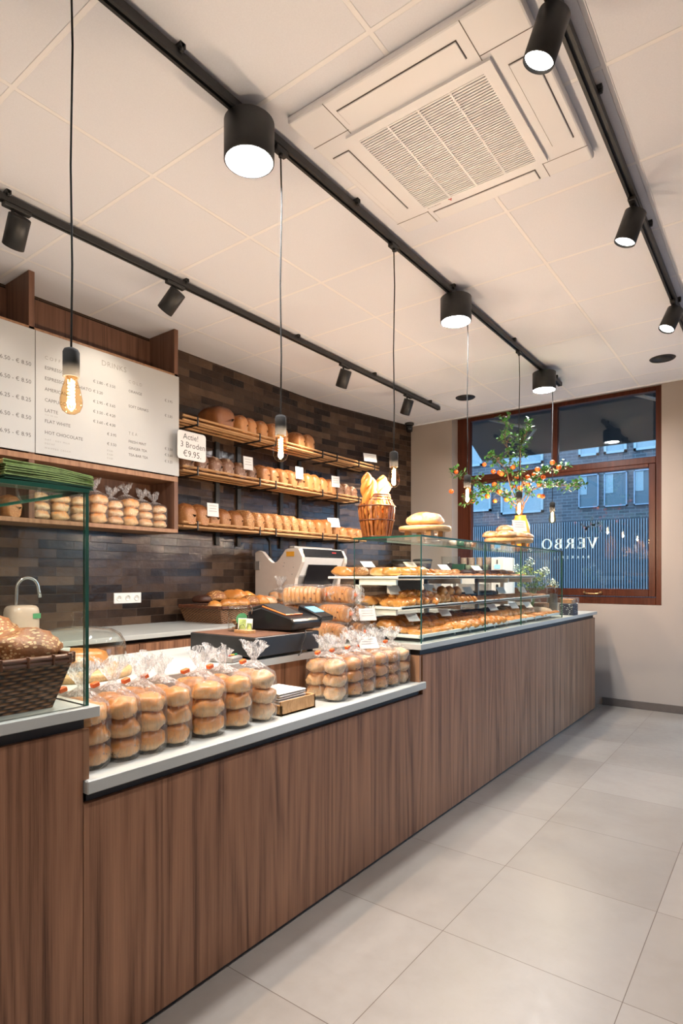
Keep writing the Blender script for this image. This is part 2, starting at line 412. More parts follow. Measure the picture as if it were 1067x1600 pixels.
def mk_bag(name, streak_white=0.42, base=0.015, lo=0.50):
    m, nt, out = new_mat(name)
    v = texmap(nt, 'Object', (1, 1, 0.30))
    n = noise_tex(nt, v, 46, 4, 0.6, 1.6)
    b = N(nt, 'ShaderNodeBump'); b.inputs['Strength'].default_value = 1.0; b.inputs['Distance'].default_value = 0.010
    L(nt, n.outputs['Fac'], b.inputs['Height'])
    geo = N(nt, 'ShaderNodeNewGeometry')
    d = N(nt, 'ShaderNodeVectorMath', operation='DOT_PRODUCT')
    L(nt, geo.outputs['Incoming'], d.inputs[0]); L(nt, b.outputs[0], d.inputs[1])
    facing = math_n(nt, 'ABSOLUTE', d.outputs['Value'])
    rim = math_n(nt, 'POWER', math_n(nt, 'SUBTRACT', 1.0, facing, True), 3.0)
    tint = mixc(nt, rim, (0.985, 0.985, 0.985), (0.84, 0.84, 0.85))
    tr = N(nt, 'ShaderNodeBsdfTransparent'); L(nt, tint, tr.inputs[0])
    gl = N(nt, 'ShaderNodeBsdfGlossy'); gl.inputs['Roughness'].default_value = 0.13; L(nt, b.outputs[0], gl.inputs['Normal'])
    mx = N(nt, 'ShaderNodeMixShader')
    L(nt, math_n(nt, 'MULTIPLY_ADD', rim, 0.55, True), mx.inputs[0])
    for nn in nt.nodes:
        if nn.type == 'MATH' and nn.operation == 'MULTIPLY_ADD': nn.inputs[2].default_value = 0.055
    L(nt, tr.outputs[0], mx.inputs[1]); L(nt, gl.outputs[0], mx.inputs[2])
    n2 = noise_tex(nt, texmap(nt, 'Object', (1, 1, 0.22)), 60, 5, 0.65, 2.5)
    r = ramp(nt, n2.outputs['Fac'], [(lo, (base,) * 3), (lo + 0.10, (streak_white * 0.4,) * 3), (lo + 0.22, (streak_white,) * 3)])  # white streaks stand in for crease highlights; film denser at the gathered neck
    df = N(nt, 'ShaderNodeBsdfTranslucent'); df.inputs[0].default_value = (0.95, 0.95, 0.95, 1)
    d2 = N(nt, 'ShaderNodeBsdfDiffuse'); d2.inputs[0].default_value = (0.92, 0.92, 0.92, 1); L(nt, b.outputs[0], d2.inputs['Normal'])
    md = N(nt, 'ShaderNodeMixShader'); md.inputs[0].default_value = 0.6
    L(nt, df.outputs[0], md.inputs[1]); L(nt, d2.outputs[0], md.inputs[2])
    m2 = N(nt, 'ShaderNodeMixShader')
    L(nt, r.outputs[0], m2.inputs[0]); L(nt, mx.outputs[0], m2.inputs[1]); L(nt, md.outputs[0], m2.inputs[2])
    L(nt, m2.outputs[0], out.inputs[0])
    return m
M['bag'] = mk_bag('clear_crinkled_film')
M['bag_neck'] = mk_bag('gathered_film', 0.80, 0.06, 0.42)
BAGM = ['bag', 'bag_neck']

# ------------------------------------------------------------ mesh helpers
class G:
    def __init__(s):
        s.bm = bmesh.new(); s.mi = 0; s.uv = s.bm.loops.layers.uv.new('UVMap')
    def f(s, vs, sm=False):
        try:
            f = s.bm.faces.new(vs)
        except ValueError:
            return None
        f.material_index = s.mi; f.smooth = sm
        return f
    def box(s, x0, x1, y0, y1, z0, z1, bev=0.0, mat=None, seg=1):
        vs = [s.bm.verts.new((x, y, z)) for x in (x0, x1) for y in (y0, y1) for z in (z0, z1)]
        if mat is not None:
            for v in vs: v.co = mat @ v.co
        q = [(0, 1, 3, 2), (4, 6, 7, 5), (0, 4, 5, 1), (2, 3, 7, 6), (0, 2, 6, 4), (1, 5, 7, 3)]
        fs = [s.f([vs[i] for i in k]) for k in q]
        if bev > 0:
            es = list({e for f in fs for e in f.edges})
            bmesh.ops.bevel(s.bm, geom=es, offset=bev, segments=seg, affect='EDGES', profile=0.5, material=s.mi)
        return s
    def ring(s, pts): return [s.bm.verts.new(p) for p in pts]
    def bridge(s, a, b, sm=True, closed=True):
        n = len(a)
        for i in range(n if closed else n - 1):
            s.f([a[i], a[(i + 1) % n], b[(i + 1) % n], b[i]], sm)
    def cap(s, r, flip=False):
        s.f(list(reversed(r)) if flip else r)
    def lathe(s, prof, c=(0, 0, 0), n=32, sm=True, caps=(False, False), sq=None):
        rs = []
        for (r, z) in prof:
            pts = []
            for i in range(n):
                a = 2 * PI * i / n
                pts.append((c[0] + r * math.cos(a), c[1] + r * math.sin(a), c[2] + z))
            rs.append(s.ring(pts))
        for a, b in zip(rs, rs[1:]): s.bridge(a, b, sm)
        if caps[0]: s.cap(rs[0], True)
        if caps[1]: s.cap(rs[-1])
        return s
    def tube(s, pts, r, n=8, caps=True, sm=True):
        pts = [Vector(p) for p in pts]
        rr = r if isinstance(r, (list, tuple)) else [r] * len(pts)
        prev = None; rs = []
        for i, p in enumerate(pts):
            d = (pts[min(i + 1, len(pts) - 1)] - pts[max(i - 1, 0)])
            if d.length < 1e-9: d = Vector((0, 0, 1))
            d.normalize()
            if prev is None:
                u = d.orthogonal().normalized()
            else:
                u = (prev - d * prev.dot(d))
                u = u.normalized() if u.length > 1e-6 else d.orthogonal().normalized()
            prev = u; v = d.cross(u)
            rs.append(s.ring([p + (u * math.cos(2 * PI * k / n) + v * math.sin(2 * PI * k / n)) * rr[i] for k in range(n)]))
        for a, b in zip(rs, rs[1:]): s.bridge(a, b, sm)
        if caps: s.cap(rs[0], True); s.cap(rs[-1])
        return s
    def cyl(s, p0, p1, r0, r1=None, n=24):
        return s.tube([p0, p1], [r0, r0 if r1 is None else r1], n)
    def prism(s, poly, x0, x1, axis='y', bev=0.0):
        """poly of (a,b); axis = extrusion axis. y: (a,b)->(x,z); x: (y,z); z: (x,y)"""
        def P(a, b, t):
            return (a, t, b) if axis == 'y' else ((t, a, b) if axis == 'x' else (a, b, t))
        A = s.ring([P(a, b, x0) for a, b in poly]); B = s.ring([P(a, b, x1) for a, b in poly])
        fs = [s.f(A), s.f(list(reversed(B)))]
        n = len(A)
        for i in range(n):
            fs.append(s.f([A[i], B[i], B[(i + 1) % n], A[(i + 1) % n]]))
        if bev > 0:
            es = list({e for f in fs if f for e in f.edges})
            bmesh.ops.bevel(s.bm, geom=es, offset=bev, segments=1, affect='EDGES', material=s.mi)
        return s
    def quad(s, a, b, c, d, uvs=None, sm=False):
        f = s.f([s.bm.verts.new(p) for p in (a, b, c, d)], sm)
        if uvs:
            for l, u in zip(f.loops, uvs): l[s.uv].uv = u
        return f
    def ball(s, c, r, n=16, m=10, sz=1.0, jit=0.0, sd=0.0):
        rs = []
        c = Vector(c)
        for j in range(1, m):
            th = PI * j / m
            pts = []
            for i in range(n):
                a = 2 * PI * i / n
                d = Vector((math.sin(th) * math.cos(a), math.sin(th) * math.sin(a), -math.cos(th)))
                k = 1 + (jit * noise.noise(d * 1.7 + Vector((sd, sd, sd))) if jit else 0)
                pts.append(c + Vector((d.x * r * k, d.y * r * k, d.z * r * sz * k)))
            rs.append(s.ring(pts))
        b = s.bm.verts.new(c - Vector((0, 0, r * sz))); t = s.bm.verts.new(c + Vector((0, 0, r * sz)))
        for a_, b_ in zip(rs, rs[1:]): s.bridge(a_, b_)
        for i in range(n):
            s.f([b, rs[0][(i + 1) % n], rs[0][i]], True); s.f([t, rs[-1][i], rs[-1][(i + 1) % n]], True)
        return s
    def xf(s, mt):
        bmesh.ops.transform(s.bm, matrix=mt, verts=s.bm.verts[:]); return s
    def mesh(s, name, mats):
        bmesh.ops.recalc_face_normals(s.bm, faces=s.bm.faces[:])
        me = bpy.data.meshes.new(name); s.bm.to_mesh(me); s.bm.free()
        for m in (mats if isinstance(mats, (list, tuple)) else [mats]):
            me.materials.append(M[m] if isinstance(m, str) else m)
        return me

def tag(o, label=None, cat=None, group=None, kind=None):
    if label: o['label'] = label
    if cat: o['category'] = cat
    if group: o['group'] = group
    if kind: o['kind'] = kind
    return o
def empty(name, loc, label=None, cat=None, group=None, rz=0.0):
    o = bpy.data.objects.new(name, None); o.empty_display_size = 0.05
    o.location = loc; o.rotation_euler = (0, 0, rz); col.objects.link(o)
    return tag(o, label, cat, group)
def part(name, g, mats, root=None, local=False, label=None):
    """links g as one mesh object; unless local, g is in world coordinates"""
    if root is not None and not local:
        r = root
        off = Vector((0, 0, 0))
        while r is not None:
            off += r.location; r = r.parent
        g.xf(Matrix.Translation(-off))
    me = g.mesh(name, mats)
    o = bpy.data.objects.new(name, me); col.objects.link(o)
    if root is not None: o.parent = root
    if label: o['label'] = label
    return o
def solo(name, g, mats, label, cat, group=None, loc=None):
    """a thing that is one mesh; origin moved to loc"""
    if loc is not None: g.xf(Matrix.Translation(-Vector(loc)))
    me = g.mesh(name, mats)
    o = bpy.data.objects.new(name, me); col.objects.link(o)
    if loc is not None: o.location = loc
    return tag(o, label, cat, group)
def struct(name, g, mats):
    o = part(name, g, mats); o['kind'] = 'structure'; return o
def dup(root, loc, rz=0.0, label=None, group=None, scale=None, rot=None):
    def cp(o, par):
        c = o.copy(); col.objects.link(c)
        if par is not None: c.parent = par
        for ch in o.children: cp(ch, c)
        return c
    r = cp(root, None)
    r.location = loc; r.rotation_euler = rot if rot else (0, 0, rz)
    if scale: r.scale = scale if isinstance(scale, tuple) else (scale,) * 3
    if label: r['label'] = label
    if group: r['group'] = group
    return r
class Kind:
    """a prototype whose first placement is the prototype itself"""
    def __init__(s, make): s.make = make; s.root = None; s.used = False
    def put(s, loc, rz=0.0, label=None, group=None, scale=1.0, rot=None, cat=None):
        if s.root is None: s.root = s.make()
        if not s.used:
            s.used = True; r = s.root
            r.location = loc; r.rotation_euler = rot if rot else (0, 0, rz)
            r.scale = scale if isinstance(scale, tuple) else (scale,) * 3
            r['label'] = label
            if group: r['group'] = group
            return r
        r = dup(s.root, loc, rz, label, group, scale, rot)
        return r
ORD = ['first', 'second', 'third', 'fourth', 'fifth', 'sixth', 'seventh', 'eighth', 'ninth', 'tenth', 'eleventh', 'twelfth',
       'thirteenth', 'fourteenth', 'fifteenth', 'sixteenth', 'seventeenth', 'eighteenth', 'nineteenth', 'twentieth',
       'twenty-first', 'twenty-second', 'twenty-third', 'twenty-fourth', 'twenty-fifth', 'twenty-sixth', 'twenty-seventh', 'twenty-eighth']

def text_geo(items, mt):
    """items: (string, x, y, size, align, spacing[, bold]) in a plane; returns G with flat text transformed by mt"""
    g = G()
    dg = bpy.context.evaluated_depsgraph_get()
    for it in items:
        st, x, y, size, al = it[:5]
        sp = it[5] if len(it) > 5 else 1.0
        c = bpy.data.curves.new('t', 'FONT'); c.body = st; c.size = size
        c.align_x = al; c.align_y = 'CENTER'; c.space_character = sp; c.resolution_u = 2
        if len(it) > 6: c.offset = it[6]
        o = bpy.data.objects.new('t', c); col.objects.link(o)
        dg.update()
        me = bpy.data.meshes.new_from_object(o.evaluated_get(dg))
        me.transform(mt @ Matrix.Translation((x, y, 0)))
        g.bm.from_mesh(me)
        bpy.data.objects.remove(o); bpy.data.meshes.remove(me); bpy.data.curves.remove(c)
    return g
def plane_px(x):   # text plane facing +x : local x -> world y, local y -> world z
    return Matrix(((0, 0, 1, x), (1, 0, 0, 0), (0, 1, 0, 0), (0, 0, 0, 1)))

# ============================================================ ROOM
CZ = 3.12
def wallx(y):
    return -3.93 + (0.0 if y < 4.55 else 0.19 * (y - 4.85) if y > 5.15 else 0.19 * (y - 4.55) ** 2 / (2 * 0.6))
g = G(); g.box(-4.2, 1.62, -1.7, 6.5, -0.1, 0.0); struct('floor', g, 'floor')
g = G(); g.box(-4.2, 1.62, -1.7, 6.3, CZ, CZ + 0.12); struct('ceiling', g, 'ceiling')
g = G()
ys = [-1.7, 0, 2, 4.0, 4.55] + [4.55 + 0.05 * i for i in range(1, 13)] + [5.6, 6.3]
s_len = 0; px = None
for y0, y1 in zip(ys, ys[1:]):
    x0, x1 = wallx(y0), wallx(y1)
    d = math.hypot(x1 - x0, y1 - y0); u0 = s_len - 1.7; u1 = u0 + d; s_len += d
    g.quad((x0, y0, 0), (x1, y1, 0), (x1, y1, CZ), (x0, y0, CZ), [(u0, 0), (u1, 0), (u1, CZ), (u0, CZ)], True)
for y0, y1 in zip(ys, ys[1:]):
    x0, x1 = wallx(y0) - 0.12, wallx(y1) - 0.12
    g.quad((x0, y0, 0), (x0, y0, CZ), (x1, y1, CZ), (x1, y1, 0))
bmesh.ops.remove_doubles(g.bm, verts=g.bm.verts[:], dist=1e-5)
o = struct('wall_left', g, 'tiles')
# recalc can flip an open sheet: make the room side face +x
g = G(); g.box(-4.15, 0, -1.82, -1.7, 0, CZ); g.box(0, 1.62, -1.82, -1.7, 0, CZ); struct('wall_back', g, 'wall_paint')
# far wall with window opening x -3.106..-0.93, z 1.0..CZ
WX0, WX1, WZ0 = -3.106, -0.93, 1.0
g = G()
g.box(-4.0, WX0, 6.3, 6.62, 0, CZ + 0.1); g.box(WX1, -0.40, 6.3, 6.62, 0, CZ + 0.1); g.box(1.20, 1.74, 6.3, 6.62, 0, CZ + 0.1); g.box(-0.40, 1.20, 6.3, 6.62, 2.75, CZ + 0.1); g.box(WX0, WX1, 6.3, 6.62, 0, WZ0)
g.box(WX0, WX1, 6.3, 6.62, CZ + 0.02, CZ + 0.3)
struct('wall_far', g, 'wall_paint')
g = G()
g.box(1.62, 1.74, -1.82, 4.2, 0, CZ); g.box(1.62, 1.74, 6.1, 6.3, 0, CZ); g.box(1.62, 1.74, 4.2, 6.1, 2.1, CZ); g.box(1.62, 1.74, 4.2, 6.1, 0, 0.1)  # opening out of view, added to let daylight in from the right
struct('wall_right', g, 'wall_paint')
g = G(); g.box(-1.455, -0.41, 6.288, 6.3, 0.0, 0.075, 0.002); struct('baseboard_far', g, 'skirting')
g = G(); g.box(-4.0, 1.6, 6.280, 6.3, CZ - 0.012, CZ - 0.001); struct('trim_1', g, 'ac_white')

# window in the far wall
win = empty('window_1', (-2.0, 6.45, 1.0)); win['kind'] = 'structure'
FY0, FY1 = 6.45, 6.53
g = G()
g.box(WX0, -2.955, FY0, FY1, WZ0, CZ + 0.02, 0.004)
g.box(-1.003, WX1, FY0, FY1, WZ0, CZ + 0.02, 0.004)
g.box(-2.955, -1.003, FY0, FY1, 1.0, 1.075, 0.004)
g.box(-2.955, -1.003, FY0, FY1, 2.39, 2.455, 0.004)
g.box(-2.955, -1.003, FY0, FY1, 3.095, CZ + 0.02, 0.004)
g.box(-2.009, -1.945, FY0, FY1, 2.455, 3.095, 0.004)
part('window_frame', g, 'frame_wood', win)
g = G()
for (a, b, c, d) in ((-2.955, -2.93, 1.08, 2.385), (-1.062, -1.003, 1.08, 2.385)):
    g.box(a, b, FY0 - 0.012, FY1 - 0.02, c, d, 0.004)
g.box(-2.9295, -1.0625, FY0 - 0.0125, FY1 - 0.02, 1.08, 1.155, 0.004); g.box(-2.9295, -1.0625, FY0 - 0.0125, FY1 - 0.02, 2.352, 2.388, 0.004)
sash = part('sash', g, 'frame_wood', win)
g = G()
g.tube([(-1.66, FY0 - 0.035, 1.118), (-1.64, FY0 - 0.045, 1.106), (-1.58, FY0 - 0.047, 1.104), (-1.52, FY0 - 0.045, 1.106), (-1.50, FY0 - 0.035, 1.118)], 0.006)
for x in (-1.66, -1.50): g.cyl((x, FY0 - 0.012, 1.118), (x, FY0 - 0.038, 1.118), 0.011)
part('handle', g, 'brass', sash, label='curved brass window handle')
g = G(); g.box(-2.93, -1.062, 6.487, 6.493, 1.155, 2.352); part('pane', g, 'win_glass', win)
g = G(); g.box(-2.935, -2.009, 6.487, 6.493, 2.455, 3.095); part('pane', g, 'win_glass', win)
g = G(); g.box(-1.945, -1.03, 6.487, 6.493, 2.455, 3.095); part('pane', g, 'win_glass', win)

dw = empty('unseen_door_1', (0.4, 6.45, 0)); dw['kind'] = 'structure'  # glass door out of view, added for daylight and case reflections
g = G()
for b in ((-0.40, -0.33, 0, 2.75), (1.13, 1.20, 0, 2.75), (-0.33, 1.13, 2.68, 2.75), (-0.33, 1.13, 0, 0.10), (0.37, 0.43, 0.10, 2.68)): g.box(b[0], b[1], 6.43, 6.50, b[2], b[3], 0.003)
part('door_frame', g, 'frame_wood', dw)
for a, b in ((-0.33, 0.37), (0.43, 1.13)):
    g = G(); g.box(a, b, 6.462, 6.470, 0.10, 2.68); part('pane', g, 'win_glass', dw)
# serif lettering seen from behind, on the outside of the pane
def serif_word(h, x_right, z0):
    g = G(); y0, y1 = 6.494, 6.496
    t = 0.025; th = 0.010
    def P(pts): g.prism([(x_right - a * h / 0.11, z0 + b * h / 0.11) for a, b in pts], y0, y1, 'y')
    def ser(x, b, wd=0.030):
        P([(x - wd / 2, b), (x + wd / 2, b), (x + wd / 2, b + 0.005), (x - wd / 2, b + 0.005)])
    def arc(cx, cz, rx, rz, a0, a1, t0, t1, n=14):
        pts = []
        for i in range(n + 1):
            a = a0 + (a1 - a0) * i / n; k = abs(math.cos(a))
            pts.append((a, t1 + (t0 - t1) * k))
        for (a, w0), (b, w1) in zip(pts, pts[1:]):
            P([(cx + rx * math.cos(a), cz + rz * math.sin(a)), (cx + rx * math.cos(b), cz + rz * math.sin(b)),
               (cx + (rx - w1) * math.cos(b), cz + (rz - w1) * math.sin(b)), (cx + (rx - w0) * math.cos(a), cz + (rz - w0) * math.sin(a))])
    Hh = 0.11
    # V
    P([(0.012, Hh), (0.040, Hh), (0.071, 0.0), (0.053, 0.0)]); P([(0.096, Hh), (0.104, Hh), (0.068, 0.0), (0.060, 0.02)])
    ser(0.023, Hh - 0.005, 0.044); ser(0.100, Hh - 0.005, 0.036)
    # E
    x = 0.135
    P([(x, 0), (x + t, 0), (x + t, Hh), (x, Hh)]); ser(x + 0.01, 0, 0.036); ser(x + 0.01, Hh - 0.005, 0.036)
    for b, wd in ((0, 0.070), (0.052, 0.052), (Hh - 0.008, 0.066)): P([(x, b), (x + wd, b), (x + wd, b + 0.008), (x, b + 0.008)])
    P([(x + 0.062, 0), (x + 0.072, 0), (x + 0.072, 0.030)]); P([(x + 0.058, Hh), (x + 0.068, Hh), (x + 0.068, Hh - 0.028)]); P([(x + 0.048, 0.042), (x + 0.054, 0.036), (x + 0.054, 0.076), (x + 0.048, 0.070)])
    # R
    x = 0.245
    P([(x, 0), (x + t, 0), (x + t, Hh), (x, Hh)]); ser(x + 0.01, 0, 0.044); ser(x + 0.01, Hh - 0.005, 0.036)
    arc(x + 0.034, 0.081, 0.036, 0.029, -PI / 2, PI / 2, 0.018, 0.007)
    P([(x, Hh - 0.007), (x + 0.036, Hh - 0.007), (x + 0.036, Hh), (x, Hh)]); P([(x, 0.052), (x + 0.036, 0.052), (x + 0.036, 0.059), (x, 0.059)])
    P([(x + 0.034, 0.054), (x + 0.052, 0.056), (x + 0.092, 0.0), (x + 0.070, 0.0)]); ser(x + 0.084, 0, 0.026)
    # B
    x = 0.368
    P([(x, 0), (x + t, 0), (x + t, Hh), (x, Hh)]); ser(x + 0.006, 0, 0.026); ser(x + 0.006, Hh - 0.005, 0.026)
    arc(x + 0.034, 0.083, 0.032, 0.027, -PI / 2, PI / 2, 0.017, 0.007); arc(x + 0.036, 0.029, 0.040, 0.029, -PI / 2, PI / 2, 0.020, 0.007)
    for b in (0, 0.0525, Hh - 0.007): P([(x, b), (x + 0.036, b), (x + 0.036, b + 0.006), (x, b + 0.006)])
    # O
    arc(0.524, 0.055, 0.056, 0.057, 0, 2 * PI, 0.021, 0.007, 28)
    return g
g = serif_word(0.112, -1.535, 1.576)
part('lettering', g, 'decal', win, label='mirrored pale serif lettering VERBO')
mt = Matrix(((-1, 0, 0, 0), (0, 0, 1, 6.4955), (0, 1, 0, 0), (0, 0, 0, 1)))
g = text_geo([('BAKKERIJ', 1.625, 1.483, 0.042, 'LEFT', 2.3)], mt)
part('lettering', g, 'decal', win, label='small mirrored lettering BAKKERIJ')
g = G()
random.seed(5)
for i in range(15):
    t = i / 14; cx = -1.70 + 0.19 * t + random.uniform(-.02, .02); cz = 1.86 - 0.13 * abs(t - .45) + random.uniform(-.05, .04)
    a = random.uniform(0, PI); r1, r2 = random.uniform(.016, .03), random.uniform(.007, .012)
    pts = []
    for k in range(10):
        b = 2 * PI * k / 10
        pts.append((cx + r1 * math.cos(b) * math.cos(a) - r2 * math.sin(b) * math.sin(a), cz + r1 * math.cos(b) * math.sin(a) + r2 * math.sin(b) * math.cos(a)))
    g.prism(pts, 6.494, 6.496, 'y')
g.prism([(-1.75, 1.826), (-1.52, 1.85), (-1.52, 1.854), (-1.75, 1.83)], 6.494, 6.496, 'y')
g.prism([(-1.60, 1.70), (-1.596, 1.70), (-1.61, 1.88), (-1.614, 1.88)], 6.494, 6.496, 'y')
part('emblem', g, 'decal_dark', win, label='small dark sprig of leaves above the lettering')

# ============================================================ STREET OUTSIDE
g = G(); g.box(-30, 30, 6.62, 30, -0.25, -0.15); g.box(1.75, 30, -12, 6.62, -0.25, -0.15); o = struct('street', g, 'outer'); 
bld = empty('apartment_building', (-4, 14, -0.15), 'dark brick building with rows of pale framed windows across the street', 'building')
g = G(); g.box(-13, 5, 14, 15, -0.15, 8); part('wall', g, 'extbrick', bld)
wins = [(-3.73, -3.30, 2.82, 3.56), (-3.19, -2.72, 2.81, 3.56), (-2.59, -2.12, 2.81, 3.56), (-3.73, -3.30, 3.98, 4.9), (-3.19, -2.73, 3.98, 4.9), (-2.59, -2.12, 3.98, 4.9),
        (-5.56, -4.53, 2.79, 3.62), (-5.56, -4.53, 3.95, 4.9), (-6.9, -5.82, 2.9, 3.7), (-6.9, -6.05, 4.05, 5.0), (-2.0, -1.5, 2.81, 3.56), (-1.3, -0.8, 2.81, 3.56), (-2.0, -1.5, 3.98, 4.9), (-8.2, -7.2, 2.9, 3.7), (-8.2, -7.2, 4.05, 5.0)]
for i, (a, b, c, d) in enumerate(wins):
    g = G(); t = 0.05 if i not in (0, 1, 2) else 0.025
    for q in ((a, a + t, c, d), (b - t, b, c, d), (a, b, c, c + t), (a, b, d - t, d)): g.box(q[0], q[1], 13.93, 14.0, q[2], q[3])
    f = part('window', g, 'ext_frame' if i not in (0, 1, 2) else 'van', bld)
    g = G(); g.box(a + t, b - t, 13.97, 13.99, c + t, d - t); part('pane', g, 'ext_glass', f)
    g = G(); g.box(a + t, a + t + (b - a) * (0.35 if i < 3 else 0.9), 13.955, 13.965, c + t if i > 2 else c + 0.3, d - t); part('blind', g, 'ext_blind', f)
g = G(); g.box(-13, 0.5, 12.62, 12.66, -0.15, 2.42); g.mi = 1
x = -6.2
while x < -0.9:
    g.box(x, x + 0.018, 12.59, 12.62, -0.1, 2.40); x += 0.048
solo('ribbed_fence', g, ['fence_gap', 'fence'], 'tall ribbed metal fence with pale vertical bars across the street', 'fence', loc=(-3, 12.62, -0.15))
aw = empty('awning', (-2.2, 6.65, 3.3), 'dark charcoal awning stretched outside above the window', 'awning')
g = G(); g.prism([(6.66, 3.36), (7.6, 2.90), (7.6, 2.86), (6.66, 3.33)], -3.30, 0.2, 'x'); part('canopy', g, 'awning', aw)
g = G(); g.box(-3.30, 0.2, 7.6, 7.64, 2.855, 2.95, 0.005); part('front_rail', g, 'black', aw)
for xx in (-2.9, -1.3):
    g = G(); g.tube([(xx, 6.66, 3.18), (xx + 0.5, 7.1, 3.05), (xx + 0.1, 7.6, 2.9)], 0.02, 8); part('arm', g, 'grey_metal', aw)

# ============================================================ COUNTERS
FX = -1.461
def cabinet(name, label, x0, x1, y0, y1, z1, extra=None):
    r = empty(name, ((x0 + x1) / 2, (y0 + y1) / 2, 0), label, 'counter', 'sales counter units')
    g = G(); g.box(x0, x1 - 0.02, y0 + 0.001, y1 - 0.001, 0.014, z1); part('carcass', g, 'walnut_dark', r)
    g = G(); g.box(x0 + 0.03, x1 - 0.012, y0 + 0.002, y1 - 0.002, 0.0, 0.014); part('plinth', g, 'plinth', r)
    return r
WT = 0.944; WB = 0.915; LT = 0.752; LB = 0.716
c = cabinet('sales_counter', 'tall walnut counter unit under the near glass case at left', -2.30, FX, -0.9, 0.84, 0.885)
g = G(); g.box(FX - 0.02, FX, -0.898, 0.8285, 0.014, 0.885); part('front_panel', g, 'walnut', c)
g = G(); g.box(-1.72, FX, 0.829, 0.846, LT, 0.885, 0.0005); part('side_panel', g, 'walnut_edge', c)
g = G(); g.box(-2.29, FX - 0.014, -0.89, 0.839, 0.885, WB); part('recess_strip', g, 'gap_dark', c)
c = cabinet('sales_counter', 'low middle walnut counter unit below the bagged buns', -1.90, FX, 0.84, 2.62, 0.69)
g = G(); g.box(FX - 0.02, FX, 0.8305, 2.6345, 0.014, 0.688); part('front_panel', g, 'walnut', c)
g = G(); g.box(-1.89, FX - 0.014, 0.845, 2.615, 0.69, LB); part('recess_strip', g, 'gap_dark', c)
g = G(); g.box(-1.74, -1.72, 0.846, 2.60, LT, WB, 0); part('riser_panel', g, 'walnut', c)
g = G(); g.box(-2.30, -1.742, 0.846, 2.60, 0.6915, WB); part('till_ledge_body', g, 'walnut_dark', c)
c = cabinet('sales_counter', 'tall walnut counter unit below the long glass display case', -2.15, FX, 2.62, 6.03, 0.885)
g = G(); g.box(FX - 0.02, FX, 2.6355, 6.03, 0.014, 0.885); part('front_panel', g, 'walnut', c)
g = G(); g.box(-1.74, FX, 2.602, 2.6185, LT, 0.885, 0.0005); part('side_panel', g, 'walnut_edge', c)
g = G(); g.box(-2.14, FX - 0.014, 2.63, 6.02, 0.885, WB); part('recess_strip', g, 'gap_dark', c)
g = G(); g.box(-2.32, -1.445, -0.9, 0.868, WB, WT, 0.002)
solo('worktop', g, 'white_top', 'white worktop under the near glass case at left', 'worktop', 'white counter tops', (-1.9, 0, WB))
g = G(); g.box(-1.715, -1.445, 0.832, 2.645, LB, LT, 0.003)
solo('worktop', g, 'white_top', 'low white ledge carrying the bagged buns along the counter front', 'worktop', 'white counter tops', (-1.58, 1.7, LB))
g = G(); g.prism([(-2.31, 0.872), (-1.705, 0.872), (-1.705, 2.59), (-1.445, 2.59), (-1.445, 6.05), (-2.2, 6.05), (-2.2, 2.7), (-2.31, 2.7)], WB, WT, 'z', 0.002)
solo('worktop', g, 'white_top', 'white worktop running from the till to the end of the long glass case', 'worktop', 'white counter tops', (-1.9, 3.5, WB))

# back counter along the tiled wall, turning along the window wall
bc = empty('back_counter', (-3.6, 2.4, 0), 'walnut back counter with white top along the brown tiled wall', 'counter')
g = G(); g.box(-3.90, -3.24, -0.6, 5.0, 0.014, 0.865); part('carcass', g, 'walnut_dark', bc)
for i in range(6):
    y0 = -0.6 + i * 0.933
    g = G(); g.box(-3.24, -3.222, y0 + 0.002, y0 + 0.931, 0.08, 0.86, 0.001); part('door', g, 'walnut', bc)
g = G(); g.box(-3.90, -3.25, -0.6, 5.0, 0.865, 0.89); part('recess_strip', g, 'gap_dark', bc)
g = G(); g.box(-3.925, -3.20, -0.6, 4.5, 0.89, 0.92, 0.002); part('worktop', g, 'white_top', bc, label='white top')
wc = empty('coffee_counter', (-3.0, 5.95, 0), 'low counter with machines on it below the window behind the glass case', 'counter')
g = G(); g.prism([(-3.86, 5.02), (-3.2, 5.02), (-3.2, 5.64), (-2.25, 5.64), (-2.25, 6.28), (-3.67, 6.28), (-3.71, 6.0), (-3.86, 5.3)], 0.014, 0.89, 'z'); part('carcass', g, 'walnut_dark', wc)
g = G(); g.prism([(-3.88, 4.51), (-3.18, 4.51), (-3.18, 5.62), (-2.22, 5.62), (-2.22, 6.29), (-3.675, 6.29), (-3.73, 5.95), (-3.87, 5.2)], 0.89, 0.92, 'z', 0.002); part('worktop', g, 'white_top', wc)

# ============================================================ GLASS CASES
def pane_geo(g, x0, x1, y0, y1, z0, z1):
    vs = [g.bm.verts.new((x, y, z)) for x in (x0, x1) for y in (y0, y1) for z in (z0, z1)]
    q = [(0, 1, 3, 2), (4, 6, 7, 5), (0, 4, 5, 1), (2, 3, 7, 6), (0, 2, 6, 4), (1, 5, 7, 3)]
    d = (x1 - x0, y1 - y0, z1 - z0); thin = d.index(min(d))
    for i, k in enumerate(q):
        g.mi = 0 if i // 2 == thin else 1
        g.f([vs[j] for j in k])
    g.mi = 0
    return g
PM = ['pane', 'pane_edge']
def show(name, root, *b): return part(name, pane_geo(G(), *b), PM, root)
cs = empty('glass_display_case', (-1.73, 0, WT), 'near glass display case at left holding a wicker basket of oat bread', 'display case')
show('front_pane', cs, -1.473, -1.465, -0.85, 0.836, WT, 1.503)
show('side_pane', cs, -2.0, -1.465, 0.837, 0.847, WT, 1.503)
show('top_pane', cs, -2.0, -1.463, -0.85, 0.848, 1.503, 1.513)
g = G()
for yy in (0.80, 0.45): g.box(-1.99, -1.965, yy, yy + 0.02, 1.472, 1.503, 0.002)
part('clip', g, 'steel', cs)
